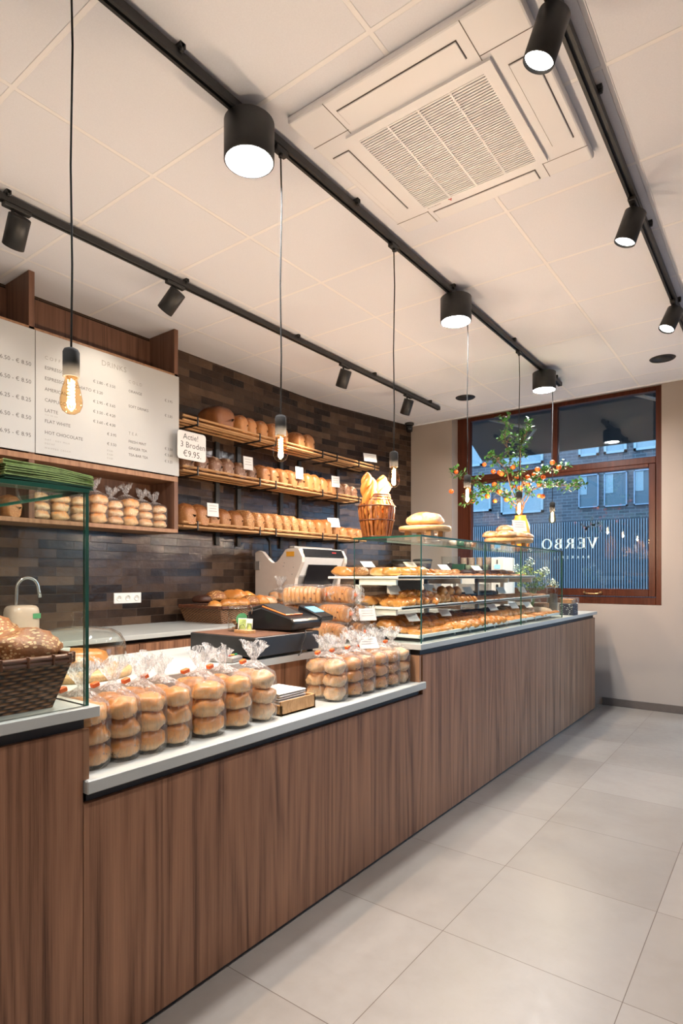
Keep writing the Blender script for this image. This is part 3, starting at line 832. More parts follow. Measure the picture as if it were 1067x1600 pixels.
C2Z = 1.484
c2 = empty('glass_display_case', (-1.68, 3.8, WT), 'long glass display case with three white shelves of pastries', 'display case')
show('side_pane', c2, -1.877, -1.462, 2.62, 2.628, WT, C2Z)
ysn = [2.629, 3.427, 4.042, 4.985]
for a, b in zip(ysn, ysn[1:]): show('front_pane', c2, -1.47, -1.462, a, b - 0.001, WT, C2Z)
show('side_pane', c2, -1.877, -1.462, 4.985, 4.993, WT, C2Z)
show('top_pane', c2, -1.88, -1.461, 2.619, 4.994, C2Z, C2Z + 0.009)
for k, (nm, xf_, xb, y0, y1, z) in enumerate((('upper', -1.62, -2.09, 2.66, 4.80, 1.283), ('middle', -1.600, -2.02, 2.66, 5.10, 1.120))):
    n = 3
    for i in range(n):
        a = y0 + (y1 - y0) * i / n; b = y0 + (y1 - y0) * (i + 1) / n - 0.004
        if nm == 'middle': off = 0.010 * (i % 2)
        else: off = 0
        g = G(); g.box(xb, xf_, a, b, z - 0.014 - 0.0, z, 0.003); g.box(xf_ - 0.006, xf_, a, b, z - 0.014, z + 0.005, 0.001)
        s = part('shelf', g, 'white_shelf', c2)
g = G()
for yy in (2.67, 3.45, 4.25, 4.76):
    g.box(-1.905, -1.875, yy, yy + 0.02, WT, 1.27, 0.002); g.box(-1.905, -1.64, yy, yy + 0.02, 1.235, 1.268, 0.002); g.box(-1.905, -1.64, yy, yy + 0.02, 1.075, 1.105, 0.002)
part('shelf_bracket', g, 'white_shelf', c2)
tz = 0.972
def mk_tray():
    r = empty('tray', (0, 0, 0), 'x', 'tray')
    g = G(); g.box(-0.26, 0.26, 0, 0.585, 0.0, 0.008, 0.002)
    for q in ((-0.26, -0.254, 0, 0.585), (0.254, 0.26, 0, 0.585), (-0.26, 0.26, 0, 0.006), (-0.26, 0.26, 0.579, 0.585)): g.box(*q, 0.006, 0.018, 0.001)
    part('plate', g, 'white_shelf', r, True)
    for a in (-0.22, 0.22):
        for b in (0.1, 0.48):
            g = G(); g.cyl((a, b, -0.02), (a, b, 0.0), 0.008, n=12); part('foot', g, 'white_shelf', r, True)
    return r
KT = Kind(mk_tray)
for i in range(4):
    KT.put((-1.752, 2.655 + i * 0.592, WT + 0.0205), 0, 'white pastry tray on the case floor, %s from the near end' % ORD[i], 'white trays in the long case')
TZ = WT + 0.0205 + 0.008

# ============================================================ BREAD SHAPES
def bun_geo(rx, ry, rz, sd=0, n=22, m=12, ex=1.0, flatz=0.55, g=None, c=(0, 0, 0), jit=0.10, crease=0.0):
    g = g or G(); rs = []
    def pt(th, a):
        x = math.sin(th) * math.cos(a); y = math.sin(th) * math.sin(a); z = -math.cos(th)
        sx = math.copysign(abs(x) ** ex, x); sy = math.copysign(abs(y) ** ex, y); sz = math.copysign(abs(z) ** ex, z)
        k = 1 + jit * noise.noise(Vector((x * 1.6 + sd, y * 1.6, z * 1.6))) + jit * 0.45 * noise.noise(Vector((x * 4.2, y * 4.2 + sd, z * 4.2)))
        zz = sz * rz
        if zz < 0: zz *= flatz
        if crease: k *= 1 - crease * math.exp(-(sx * 5) ** 2) * max(0, z)
        return (c[0] + sx * rx * k, c[1] + sy * ry * k, c[2] + zz * k + rz * flatz)
    for j in range(1, m):
        rs.append(g.ring([pt(PI * j / m, 2 * PI * i / n) for i in range(n)]))
    b = g.bm.verts.new(pt(0, 0)); t = g.bm.verts.new(pt(PI, 0))
    for a_, b_ in zip(rs, rs[1:]): g.bridge(a_, b_)
    for i in range(n):
        g.f([b, rs[0][(i + 1) % n], rs[0][i]], True); g.f([t, rs[-1][i], rs[-1][(i + 1) % n]], True)
    return g
def loaf_geo(lx, ly, lz, sd=0, slashes=0, ex=0.62, lid=0.0):
    """tin loaf: long axis x, base at z=0, straight sides and a swollen domed top"""
    g = G(); n = 32; m = 30; rs = []
    sec = []
    for i in range(n):
        a = 2 * PI * i / n; ca, sa = math.cos(a), math.sin(a)
        if sa >= 0:
            y = math.copysign(abs(ca) ** 0.85, ca); z = 0.50 + 0.50 * abs(sa) ** 0.9
        else:
            q = abs(sa) ** 0.45
            y = math.copysign(abs(ca) ** 0.30, ca) * (0.90 if lid else 0.95); z = 0.50 - 0.50 * q
        sec.append((y, z))
    for j in range(m + 1):
        t = math.sin(PI * (j / m - 0.5))
        e = max(1 - abs(t) ** 3.2, 0.0) ** 0.45
        ey = 0.50 + 0.50 * e; ez = 0.62 + 0.38 * e
        if j in (0, m): ey *= 0.75; ez *= 0.86
        cr = 0.09 * max(0, math.cos(t * slashes * PI)) ** 8 if slashes else 0.0
        pts = []
        for (y, z) in sec:
            k = 1 + 0.07 * noise.noise(Vector((t * 1.8 + sd, y * 1.3, z * 2 + sd))) + 0.025 * noise.noise(Vector((t * 6 + sd, y * 5, z * 6 + sd)))
            top = max(0, z - 0.5) * 2
            zz = z * lz * ez if z > 0.5 else z * lz * (0.9 + 0.1 * e)
            pts.append((t * lx, y * ly * ey * k * (1 + 0.06 * top * lid), zz * (1 + (k - 1) * top - cr * top)))
        rs.append(g.ring(pts))
    for a_, b_ in zip(rs, rs[1:]): g.bridge(a_, b_)
    g.cap(rs[0], True); g.cap(rs[-1])
    mn = min(v.co.z for v in g.bm.verts)
    g.xf(Matrix.Translation((0, 0, -mn)))
    return g
def croissant_geo(R=0.052, r=0.028, sd=0, straight=0.0):
    g = G(); n = 14; m = 40; rs = []
    for j in range(m + 1):
        t = -1 + 2 * j / m
        a = t * (1.15 - straight)
        rad = r * (1 - abs(t) ** 1.8) ** 0.75 + 0.004
        ph = (abs(t) * 3.6) % 1.0
        rad *= 1.0 + 0.16 * (1 - ph) - 0.06
        cx = R * math.sin(a) * 1.25; cy = R * math.cos(a) - R
        pts = []
        for i in range(n):
            b = 2 * PI * i / n
            rr = rad * (1 + 0.05 * noise.noise(Vector((t * 3 + sd, math.cos(b), math.sin(b)))))
            u = math.cos(b) * rr; v = math.sin(b) * rr * 0.85
            pts.append((cx + u * math.sin(a), cy + u * math.cos(a), v + r * 0.72))
        rs.append(g.ring(pts))
    for a_, b_ in zip(rs, rs[1:]): g.bridge(a_, b_)
    g.cap(rs[0], True); g.cap(rs[-1])
    return g
def swirl_geo(r=0.045, h=0.026):
    g = G(); pts = []; rad = []
    for i in range(90):
        t = i / 89; a = t * 2 * PI * 2.6; rr = r * (0.12 + 0.75 * t)
        pts.append((rr * math.cos(a), rr * math.sin(a), h * 0.5 + h * 0.25 * (1 - t))); rad.append(h * 0.46 * (1 if t < .93 else 1 - (t - .93) * 9))
    g.tube(pts, rad, 8)
    g.lathe([(0.001, 0.002), (r * 0.8, 0.002), (r * 0.8, h * 0.45), (0.001, h * 0.55)], n=20)
    return g
def twist_geo(l=0.075, r=0.019, turns=2.0):
    g = G()
    for ph in (0, PI):
        pts = []; rad = []
        for i in range(34):
            t = -1 + 2 * i / 33; a = t * PI * turns + ph
            k = (1 - abs(t) ** 3) ** 0.5 if abs(t) < 1 else 0
            pts.append((t * l, math.cos(a) * r * 0.62 * k, math.sin(a) * r * 0.55 * k + r * 1.1)); rad.append(max(r * 0.82 * k, 0.003))
        g.tube(pts, rad, 9)
    return g
def single(name, mk, mat, cat):
    def f():
        g = mk(); me = g.mesh(name, mat); o = bpy.data.objects.new(name, me); col.objects.link(o); o['category'] = cat; return o
    return Kind(f)
KB = {
    'roll': single('bread_roll', lambda: bun_geo(0.050, 0.045, 0.034, 1.3), 'bun', 'bread roll'),
    'rollb': single('bread_roll', lambda: bun_geo(0.062, 0.042, 0.036, 5.3, crease=0.12), 'pastry', 'bread roll'),
    'grainroll': single('seeded_roll', lambda: bun_geo(0.046, 0.046, 0.034, 2.1), 'loaf_seed', 'bread roll'),
    'croissant': single('croissant', lambda: croissant_geo(), 'croissant', 'croissant'),
    'croissant2': single('croissant', lambda: croissant_geo(0.050, 0.030, 4.0, 0.25), 'croissant', 'croissant'),
    'swirl': single('swirl_pastry', lambda: swirl_geo(), 'pastry', 'pastry'),
    'twist': single('twisted_pastry', lambda: twist_geo(), 'croissant', 'pastry'),
    'muffin': single('round_pastry', lambda: bun_geo(0.034, 0.034, 0.036, 8.3, flatz=0.8), 'raisin', 'pastry'),
    'cookie': single('biscuit', lambda: bun_geo(0.050, 0.040, 0.010, 3.1, jit=0.2), 'cookie', 'biscuit'),
    'flat': single('flat_pastry', lambda: bun_geo(0.062, 0.036, 0.016, 6.1, jit=0.15, crease=0.3), 'pastry', 'pastry'),
    'choc': single('chocolate_cake', lambda: bun_geo(0.060, 0.050, 0.030, 9.1, ex=0.7), 'choc', 'cake'),
    'boule': single('floured_loaf', lambda: bun_geo(0.105, 0.095, 0.055, 4.4, n=30, m=16), 'boule', 'bread'),
    'stollen': single('sugared_loaf', lambda: bun_geo(0.12, 0.055, 0.04, 7.4, jit=0.18), 'stollen', 'bread'),
}

# ---- pastries on the three shelves
def fill(level, z, row, x, y0, y1, kinds, step, rz=None, layer=None, sc=1.0):
    """kinds: list of (until_y, key, word)"""
    ys_ = []; y = y0; i = 0
    while y < y1:
        key = word = None
        for (u, k, wd) in kinds:
            if y < u: key, word = k, wd; break
        if key is None: break
        ys_.append((y, key, word)); y += step * (1.25 if key in ('boule', 'stollen') else 1) * random.uniform(0.92, 1.08)
    for i, (y, key, word) in enumerate(ys_):
        r = random.uniform(-0.35, 0.35) if rz is None else rz + random.uniform(-0.25, 0.25)
        lab = '%s, %s from the near end, %s row, %s of the long case' % (word, ORD[i], row, level)
        KB[key].put((x + random.uniform(-0.012, 0.012), y, z), r, lab, 'pastries on the %s' % level, sc * random.uniform(0.92, 1.08),
                    rot=(random.uniform(-0.12, 0.12), random.uniform(-0.12, 0.12), r))
random.seed(21)
BZ, MZ, UZ = TZ + 0.0005, 1.1205, 1.2835
B = 'bottom tray'
fill(B, BZ, 'front', -1.545, 2.72, 5.0, [(3.12, 'swirl', 'swirl pastry'), (3.40, 'croissant', 'golden croissant'), (3.85, 'twist', 'twisted pastry'), (4.45, 'flat', 'flat golden pastry'), (5.05, 'flat', 'flat golden pastry')], 0.088, 0.2)
fill(B, BZ + 0.01, 'second', -1.635, 2.72, 4.62, [(3.0, 'swirl', 'swirl pastry'), (3.40, 'croissant2', 'golden croissant'), (3.85, 'twist', 'twisted pastry'), (5.0, 'rollb', 'oblong roll')], 0.092, 1.2)
fill(B, BZ + 0.02, 'third', -1.73, 2.72, 4.5, [(3.3, 'rollb', 'oblong roll'), (3.9, 'croissant', 'golden croissant'), (4.3, 'choc', 'dark cake'), (5.0, 'rollb', 'oblong roll')], 0.10, 0.3)
fill(B, BZ + 0.02, 'rear', -1.85, 2.72, 4.9, [(3.3, 'rollb', 'oblong roll'), (3.9, 'grainroll', 'seeded roll'), (5.0, 'choc', 'dark cake')], 0.105, 0.3)
for (x, y, k, wd) in ((-1.68, 4.68, 'boule', 'large floured loaf'), (-1.62, 4.86, 'stollen', 'sugar dusted long loaf'), (-1.74, 4.90, 'stollen', 'second sugar dusted long loaf')):
    KB[k].put((x, y, BZ + 0.005), 0.5, wd + ' at the far end of the bottom tray', 'large loaves at the far end of the bottom tray', 0.85)
Mn = 'middle shelf'
fill(Mn, MZ, 'front', -1.655, 2.72, 5.08, [(3.10, 'croissant', 'golden croissant'), (3.33, 'muffin', 'raisin ball pastry'), (3.62, 'twist', 'twisted pastry'), (5.2, 'cookie', 'brown biscuit')], 0.085, 0.1)
fill(Mn, MZ, 'second', -1.735, 2.74, 5.0, [(3.10, 'croissant2', 'golden croissant'), (3.40, 'muffin', 'raisin ball pastry'), (5.2, 'cookie', 'brown biscuit')], 0.088, 0.2)
fill(Mn, MZ + 0.035, 'stacked', -1.695, 2.78, 3.5, [(3.10, 'croissant2', 'golden croissant'), (3.5, 'muffin', 'raisin ball pastry')], 0.10, 0.5)
fill(Mn, MZ + 0.011, 'upper', -1.70, 3.65, 4.95, [(5.2, 'cookie', 'brown biscuit')], 0.10, 0.9)
fill(Mn, MZ, 'third', -1.84, 2.72, 5.0, [(3.4, 'rollb', 'oblong roll'), (5.2, 'cookie', 'brown biscuit')], 0.10, 1.4)
fill(Mn, MZ, 'rear', -1.95, 2.72, 4.7, [(3.2, 'rollb', 'oblong roll'), (5.2, 'choc', 'dark cake')], 0.11, 1.2)
U = 'upper shelf'
fill(U, UZ, 'front', -1.70, 2.72, 4.75, [(3.02, 'rollb', 'oblong roll'), (3.35, 'flat', 'flat golden pastry'), (5.0, 'cookie', 'brown biscuit')], 0.092, 1.3)
fill(U, UZ, 'second', -1.80, 2.72, 4.75, [(3.05, 'roll', 'round roll'), (3.3, 'twist', 'twisted pastry'), (4.1, 'cookie', 'brown biscuit'), (5.0, 'choc', 'dark cake')], 0.098, 0.4)
fill(U, UZ, 'third', -1.90, 2.72, 4.75, [(3.3, 'grainroll', 'seeded roll'), (4.1, 'cookie', 'brown biscuit'), (5.0, 'choc', 'dark cake')], 0.10, 0.4)
fill(U, UZ, 'rear', -2.01, 2.70, 4.2, [(3.1, 'rollb', 'oblong roll'), (5.0, 'grainroll', 'seeded roll')], 0.10, 0.1)

# ---- price cards
def card(x, y, z, wd, ht, ry, rz, label, group='price cards', stand=True, lines=3):
    """small upright card facing +x turned by rz, leaning back by ry"""
    r = empty('price_card', (x, y, z), label, 'price card', group, rz)
    ma = Matrix.Rotation(-ry, 4, 'Y')
    g = G(); g.box(-0.0006, 0.0006, -wd / 2, wd / 2, 0.0, ht, 0, ma)
    b = part('card', g, 'card', r, True)
    g = G()
    for i in range(lines):
        zz = ht * (0.78 - 0.2 * i); ww = wd * (0.36 - 0.06 * (i % 2))
        g.box(0.0007, 0.0010, -ww, ww, zz, zz + ht * 0.035, 0, ma)
    part('lettering', g, 'pale_ink', b, True)
    if stand:
        g = G(); g.box(-0.012, 0.012, -0.012, 0.012, -0.028, -0.024, 0.001); g.cyl((0, 0, -0.026), (0, 0, 0.003), 0.002, n=8)
        part('holder', g, 'clear', r, True)
    return r
# ---- in the long case
for i, (y, lvl, z, x) in enumerate([(2.80, 'bottom tray', 1.04, -1.60), (3.22, 'bottom tray', 1.045, -1.62), (3.95, 'bottom tray', 1.045, -1.62), (4.30, 'bottom tray', 1.045, -1.60), (4.55, 'bottom tray', 1.04, -1.58)]):
    card(x, y, z, 0.085, 0.055, 0.75, -0.3, 'white price card on the bottom tray, %s from the near end' % ORD[i], 'price cards in the long case')
for i, (y, z, x) in enumerate([(2.74, 1.185, -1.68), (3.14, 1.19, -1.68), (3.72, 1.165, -1.70), (4.30, 1.155, -1.70), (4.75, 1.150, -1.70)]):
    card(x, y, z, 0.085, 0.055, 0.6, -0.3, 'white price card on the middle shelf, %s from the near end' % ORD[i], 'price cards in the long case')
for i, (y, z, x) in enumerate([(2.78, 1.335, -1.88), (3.02, 1.335, -1.74), (3.45, 1.325, -1.74), (3.95, 1.325, -1.74)]):
    card(x, y, z, 0.085, 0.05, 0.85, -0.3, 'white price card on the upper shelf, %s from the near end' % ORD[i], 'price cards in the long case')

# ============================================================ WALL RACK
rk = empty('bread_rack', (-3.9, 4.0, 1.6), 'three tier wall bread rack of beech bars on black brackets', 'bread rack')
TIERS = (1.665, 2.085, 2.465); TY1 = (5.25, 5.25, 5.50)
for z, y1 in zip(TIERS, TY1):
    for (bx, dz) in ((-3.60, 0.026), (-3.603, -0.006), (-3.665, 0.0), (-3.74, 0.0), (-3.82, 0.0)):
        g = G(); g.cyl((bx, 2.83, z + dz), (bx, y1, z + dz), 0.0095, n=12); part('bar', g, 'beech', rk)
for yy in (3.44, 3.69, 4.25, 4.52, 5.10):
    g = G(); g.box(wallx(yy) + 0.001, wallx(yy) + 0.025, yy - 0.022, yy + 0.022, 1.55, 2.44, 0.002); part('upright', g, 'black', rk)
for z, y1 in zip(TIERS, TY1):
    for yy in (2.96, 3.63, 3.83, 4.49, 4.72, 5.10, 5.40):
        if yy > y1: continue
        g = G()
        g.box(wallx(yy) + 0.02, -3.585, yy - 0.005, yy + 0.005, z - 0.030, z - 0.018)
        g.box(-3.592, -3.584, yy - 0.005, yy + 0.005, z - 0.030, z + 0.038)
        g.box(-3.620, -3.584, yy - 0.005, yy + 0.005, z + 0.033, z + 0.040)
        part('bracket', g, 'black', rk)
LK = {
    'dark': single('tin_loaf', lambda: loaf_geo(0.145, 0.075, 0.175, 1.0, 0, lid=1), 'loaf_dark', 'bread'),
    'gold': single('tin_loaf', lambda: loaf_geo(0.140, 0.066, 0.170, 2.0, 0, lid=1), 'loaf_gold', 'bread'),
    'rye': single('rye_loaf', lambda: loaf_geo(0.135, 0.070, 0.145, 3.0, 2, ex=0.8), 'loaf_flour', 'bread'),
    'brown': single('brown_loaf', lambda: loaf_geo(0.140, 0.065, 0.158, 4.0, 0, lid=1), 'loaf_brown', 'bread'),
    'seed': single('seeded_loaf', lambda: loaf_geo(0.140, 0.062, 0.162, 5.0, 0, ex=0.7, lid=1), 'loaf_seed', 'bread'),
    'long': single('long_loaf', lambda: loaf_geo(0.15, 0.062, 0.115, 6.0, 4, ex=0.9), 'loaf_gold', 'bread'),
}
random.seed(3)
def loaves(tier, z, seq, gname):
    for i, (k, y, sc, wd) in enumerate(seq):
        LK[k].put((-3.735 + random.uniform(-.01, .01), y, z + 0.012), random.uniform(-0.06, 0.06), '%s, %s from the left on the %s tier of the wall rack' % (wd, ORD[i], tier), gname,
                  (1.0, sc, random.uniform(0.95, 1.05) * (1.1 if sc > 1.3 else 1)))
loaves('top', TIERS[2], [('dark', 3.27, 1.5, 'large dark round-topped loaf'), ('gold', 3.46, 0.95, 'golden brown tin loaf'), ('gold', 3.57, 0.95, 'golden brown tin loaf'), ('gold', 3.70, 0.98, 'golden brown tin loaf'),
                         ('gold', 3.84, 0.98, 'golden brown tin loaf'), ('gold', 3.97, 0.9, 'golden brown tin loaf'), ('brown', 4.19, 1.0, 'brown tin loaf'), ('gold', 4.34, 1.1, 'golden brown tin loaf')], 'loaves on the top tier')
loaves('middle', TIERS[1], [('rye', 2.90, 1.0, 'dark floured rye loaf'), ('rye', 3.03, 1.0, 'dark floured rye loaf'), ('rye', 3.17, 1.05, 'dark floured rye loaf'), ('rye', 3.30, 1.0, 'dark floured rye loaf'), ('rye', 3.44, 1.05, 'dark floured rye loaf'), ('rye', 3.565, 0.9, 'dark floured rye loaf')] +
       [('gold' if i > 4 else 'brown', 3.72 + i * 0.118, 0.95, 'reddish brown tin loaf') for i in range(9)] + [('rye', 4.80, 0.95, 'small dark rye loaf'), ('rye', 4.93, 0.95, 'small dark rye loaf'), ('rye', 5.06, 0.95, 'small dark rye loaf')], 'loaves on the middle tier')
loaves('bottom', TIERS[0], [('brown', 2.91 + i * 0.123, 1.0, 'brown grain loaf') for i in range(5)] + [('seed', 3.53 + i * 0.118, 1.0, 'seeded loaf') for i in range(8)] +
       [('gold', 4.49 + i * 0.125, 0.97, 'pale golden loaf') for i in range(3)] + [('long', 4.87, 1.0, 'slim pale loaf'), ('long', 5.0, 1.0, 'slim pale loaf'), ('long', 5.13, 1.0, 'slim pale loaf')], 'loaves on the bottom tier')
for (y, z, wd, ht, rz, nm) in ((3.48, 2.17, 0.095, 0.11, -0.15, 'beside the dark rye loaves'), (4.13, 2.18, 0.095, 0.11, -0.1, 'amid the reddish loaves'), (4.68, 2.17, 0.10, 0.11, -0.25, 'near the far end'),):
    card(-3.575, y, z, wd, ht, 0.05, rz, 'white price card clipped on the middle rack tier, ' + nm, 'price cards on the wall rack')
card(-3.575, 3.10, 1.75, 0.105, 0.105, 0.05, -0.1, 'white price card clipped at the left of the bottom tier of the rack', 'price cards on the wall rack')
card(-3.575, 4.66, 1.77, 0.13, 0.10, 0.35, -0.4, 'tilted white price card at the far end of the bottom tier of the rack', 'price cards on the wall rack')
card(-3.575, 5.30, 2.52, 0.17, 0.09, 0.2, -0.35, 'tilted white card at the far end of the top tier of the rack', 'price cards on the wall rack')
sg = empty('offer_sign', (-3.55, 2.87, 2.12), 'white rounded handwritten sign Actie 3 Broden on the middle rack tier', 'sign')
g = G()
pts = []
for (cx, cz, a0) in ((2.98, 2.335, 0), (2.765, 2.335, PI / 2), (2.765, 2.175, PI), (2.98, 2.175, 1.5 * PI)):
    for k in range(5):
        a = a0 + k * PI / 8; pts.append((cx + 0.025 * math.cos(a), cz + 0.025 * math.sin(a)))
g.prism(pts, -3.553, -3.549, 'x'); part('plate', g, 'card', sg)
g = text_geo([('Actie!', 2.79, 2.318, 0.060, 'LEFT', 1.0), ('3 Broden', 2.765, 2.258, 0.062, 'LEFT', 1.0), ('€9.95.', 2.79, 2.192, 0.066, 'LEFT', 1.0)], plane_px(-3.5485))
part('lettering', g, 'ink', sg, label='black handwriting Actie! 3 Broden €9.95')
g = G(); g.cyl((-3.551, 2.87, 2.10), (-3.551, 2.87, 2.152), 0.006); g.box(-3.58, -3.53, 2.85, 2.89, 2.098, 2.104, 0.001); part('clip', g, 'clear', sg)

# ============================================================ WALL CABINET AND MENU BOARDS
cb = empty('wall_cabinet', (-3.77, 1.8, 1.6), 'dark walnut wall cabinet with open bays hung on the tiled wall', 'cabinet')
CX0, CXF = -3.925, -3.618
def bx(name, mat, *b, bev=0.0015):
    return part(name, G().box(*b, bev), mat, cb)
bx('bottom_board', 'walnut_edge', CX0, CXF, 0.3, 2.80, 1.605, 1.632)
bx('middle_board', 'walnut_edge', CX0, CXF, 0.3, 2.80, 1.985, 2.02)
for y0 in (2.765, 1.71, 0.66):
    bx('divider', 'walnut_dark', CX0, CXF, y0, y0 + 0.035, 1.632, 1.985)
    bx('divider', 'walnut_dark', CX0, CXF, y0, y0 + 0.035, 2.02, CZ - 0.001)
bx('back_board', 'walnut_dark', CX0, CX0 + 0.012, 0.3, 2.765, 1.632, 3.09)
bx('top_rail', 'walnut_edge', CXF - 0.018, CXF, 0.3, 2.80, 2.765, 2.785)
for i, (a, b, lab) in enumerate(((1.748, 2.803, 'white menu board headed drinks with coffee and tea prices'), (0.69, 1.744, 'white menu board at the left edge with sandwich prices'))):
    mb = empty('menu_board', (-3.61, (a + b) / 2, 2.03), lab, 'menu board', 'white menu boards')
    g = G(); g.box(-3.617, -3.612, a, b, 2.028, 2.768, 0.0008); part('panel', g, 'board', mb)
    if i == 0:
        L1, P1, P2, C3, P3 = 1.802, 2.118, 2.217, 2.378, 2.675
        it = []
        for z, s in ((2.558, 'ESPRESSO'), (2.493, 'ESPRESSO MACCHIATO'), (2.427, 'AMERICANO'), (2.361, 'CAPPUCCINO'), (2.297, 'LATTE'), (2.232, 'FLAT WHITE'), (2.163, 'HOT CHOCOLATE')):
            it.append((s, L1, z, 0.029, 'LEFT'))
        for z, s in ((2.558, '€ 2.80 - € 3.50'), (2.493, '€ 3.20'), (2.427, '€ 2.95 - € 3.65'), (2.361, '€ 3.50 - € 4.20'), (2.297, '€ 3.60 - € 4.30')):
            it.append((s, P1 + 0.0, z, 0.026, 'LEFT'))
        it += [('€ 3.95', P2, 2.232, 0.026, 'LEFT'), ('€ 3.50', P2, 2.167, 0.026, 'LEFT')]
        it += [('ORANGE', C3, 2.559, 0.026, 'LEFT'), ('SOFT DRINKS', C3, 2.455, 0.026, 'LEFT'), ('FRESH MINT', C3, 2.212, 0.026, 'LEFT'), ('GINGER TEA', C3, 2.167, 0.026, 'LEFT'), ('TEA-BAR TEA', C3, 2.121, 0.026, 'LEFT')]
        it += [('€ 3.95', P3, 2.565, 0.026, 'LEFT'), ('€ 2.85', P3, 2.455, 0.026, 'LEFT'), ('€ 3.50', P3, 2.214, 0.026, 'LEFT'), ('€ 3.60', P3, 2.169, 0.026, 'LEFT'), ('€ 3.25', P3, 2.122, 0.026, 'LEFT')]
        g = text_geo(it, plane_px(-3.6113)); part('lettering', g, 'soft_ink', mb)
        it = [('C O F F E E', L1, 2.619, 0.030, 'LEFT'), ('DRINKS', 2.176, 2.695, 0.050, 'LEFT', 1.1), ('C O L D', C3, 2.624, 0.030, 'LEFT'), ('T E A', C3, 2.268, 0.030, 'LEFT'),
              ('CUP OR GO', L1, 2.270, 0.012, 'LEFT', 1.3), ('OAT - SOY MILK', L1, 2.119, 0.015, 'LEFT', 1.5), ('DECAF', L1, 2.095, 0.015, 'LEFT', 1.5), ('WHIPPED CREAM', L1, 2.068, 0.015, 'LEFT', 1.5),
              ('€ 0.50', P2, 2.122, 0.016, 'LEFT'), ('€ 0.50', P2, 2.097, 0.016, 'LEFT'), ('€ 0.50', P2, 2.072, 0.016, 'LEFT')]
        g = text_geo(it, plane_px(-3.6113)); part('lettering', g, 'pale_ink', mb, label='pale grey headings and small print')
    else:
        it = [('€ %s - € %s' % q, 1.722, z, 0.034, 'RIGHT') for q, z in ((('6.50', '8.50'), 2.552), (('6.50', '8.50'), 2.446), (('6.25', '8.25'), 2.338), (('6.50', '8.50'), 2.231), (('6.95', '8.95'), 2.127))]
        g = text_geo(it, plane_px(-3.6113)); part('lettering', g, 'soft_ink', mb)

# ============================================================ BAGS
def bag_geo(a, b, h, neck, tail, sd=0, ex=0.55, amp=0.05, lean=(0.0, 0.0), flare=0.035):
    g = G(); n = 56; rs = []
    lv = [(0.0, 0.90), (0.01, 0.97), (0.25 * h, 1.0), (0.33 * h, 0.98), (0.5 * h, 1.0), (0.64 * h, 0.98), (0.8 * h, 1.0), (h, 0.94)]
    m = 7
    for i in range(1, m + 1):
        t = i / m
        lv.append((h + (neck - h) * t, 0.94 * (1 - t) ** 0.8 + 0.0 * t))
    z_n = len(lv)
    for i in range(1, 8):
        t = i / 7; lv.append((neck + tail * t, -t))
    for k, (z, s) in enumerate(lv):
        pts = []
        for i in range(n):
            an = 2 * PI * i / n; ca, sa = math.cos(an), math.sin(an)
            if s >= 0:
                q = ex + (1 - ex) * (1 - min(s, 1)) ** 0.7
                fx = math.copysign(abs(ca) ** q, ca); fy = math.copysign(abs(sa) ** q, sa)
                x = fx * max(a * s, 0.010); y = fy * max(b * s, 0.010)
                rid = 1 + amp * (0.3 + 1.4 * (1 - s)) * noise.noise(Vector((an * 2.6 + sd, z * 14, sd))) + amp * 0.9 * (1 - s) * math.sin(an * 9 + 3 * noise.noise(Vector((z * 9, sd, 0))))
                rid += amp * 0.5 * noise.noise(Vector((ca * 5, sa * 5, z * 40 + sd)))
                x *= rid; y *= rid; zz = z
            else:
                t = -s; rr = 0.010 + flare * t ** 0.8
                k2 = 1 + 0.75 * math.sin(an * 5 + sd + t * 2) * t * 0.6 + 0.5 * noise.noise(Vector((an * 3, t * 3, sd)))
                x = ca * rr * k2; y = sa * rr * k2 * 0.8
                zz = z + 0.012 * t * math.sin(an * 4 + sd)
            lz = max(0.0, z - h)
            pts.append((x + lean[0] * lz, y + lean[1] * lz, zz))
        rs.append(g.ring(pts))
    for k_, (p, q) in enumerate(zip(rs, rs[1:])):
        g.mi = 1 if k_ >= 10 else 0
        g.bridge(p, q)
    g.mi = 0; g.cap(rs[0], True)
    return g, rs
def mk_bunbag(mat, sd, cols=2, rows=3, rx=0.047, ry=0.044, rz=0.032, clip=True, depth=None, lean=(0, 0)):
    def f():
        r = empty('bagged_buns', (0, 0, 0), 'x', 'bagged bread')
        rnd = random.Random(sd)
        hh = rz * 1.56
        for k in range(rows):
            for c in range(cols):
                g = bun_geo(rx * rnd.uniform(0.95, 1.05), ry * rnd.uniform(0.95, 1.04), rz * rnd.uniform(0.98, 1.12), rnd.uniform(0, 50), n=26, m=14, ex=0.85, flatz=0.80, jit=0.18)
                x = (c - (cols - 1) / 2) * rx * 1.85 + rnd.uniform(-.003, .003); z = 0.002 + k * hh * 1.10
                g.xf(Matrix.Translation((x, rnd.uniform(-.003, .003), z)) @ Matrix.Rotation(rnd.uniform(-.08, .08), 4, 'X') @ Matrix.Rotation(rnd.uniform(0, 6), 4, 'Z'))
                part('bun', g, mat, r, True)
        h = hh * 1.10 * rows + 0.004
        a = rx * (cols * 0.93 + 0.12) + 0.004; b = ry + 0.005
        g, _ = bag_geo(a, b, h, h + 0.040, 0.056, sd, lean=lean)
        part('plastic_bag', g, BAGM, r, True)
        if clip:
            z = h + 0.036
            g = G(); g.box(-0.009, 0.009, -0.011, 0.011, z, z + 0.013, 0.002, Matrix.Translation((lean[0] * .05, lean[1] * .05, 0)) @ Matrix.Rotation(0.25, 4, 'X')); part('clip', g, 'orange_clip', r, True, label='orange bag clip')
        return r
    return Kind(f)
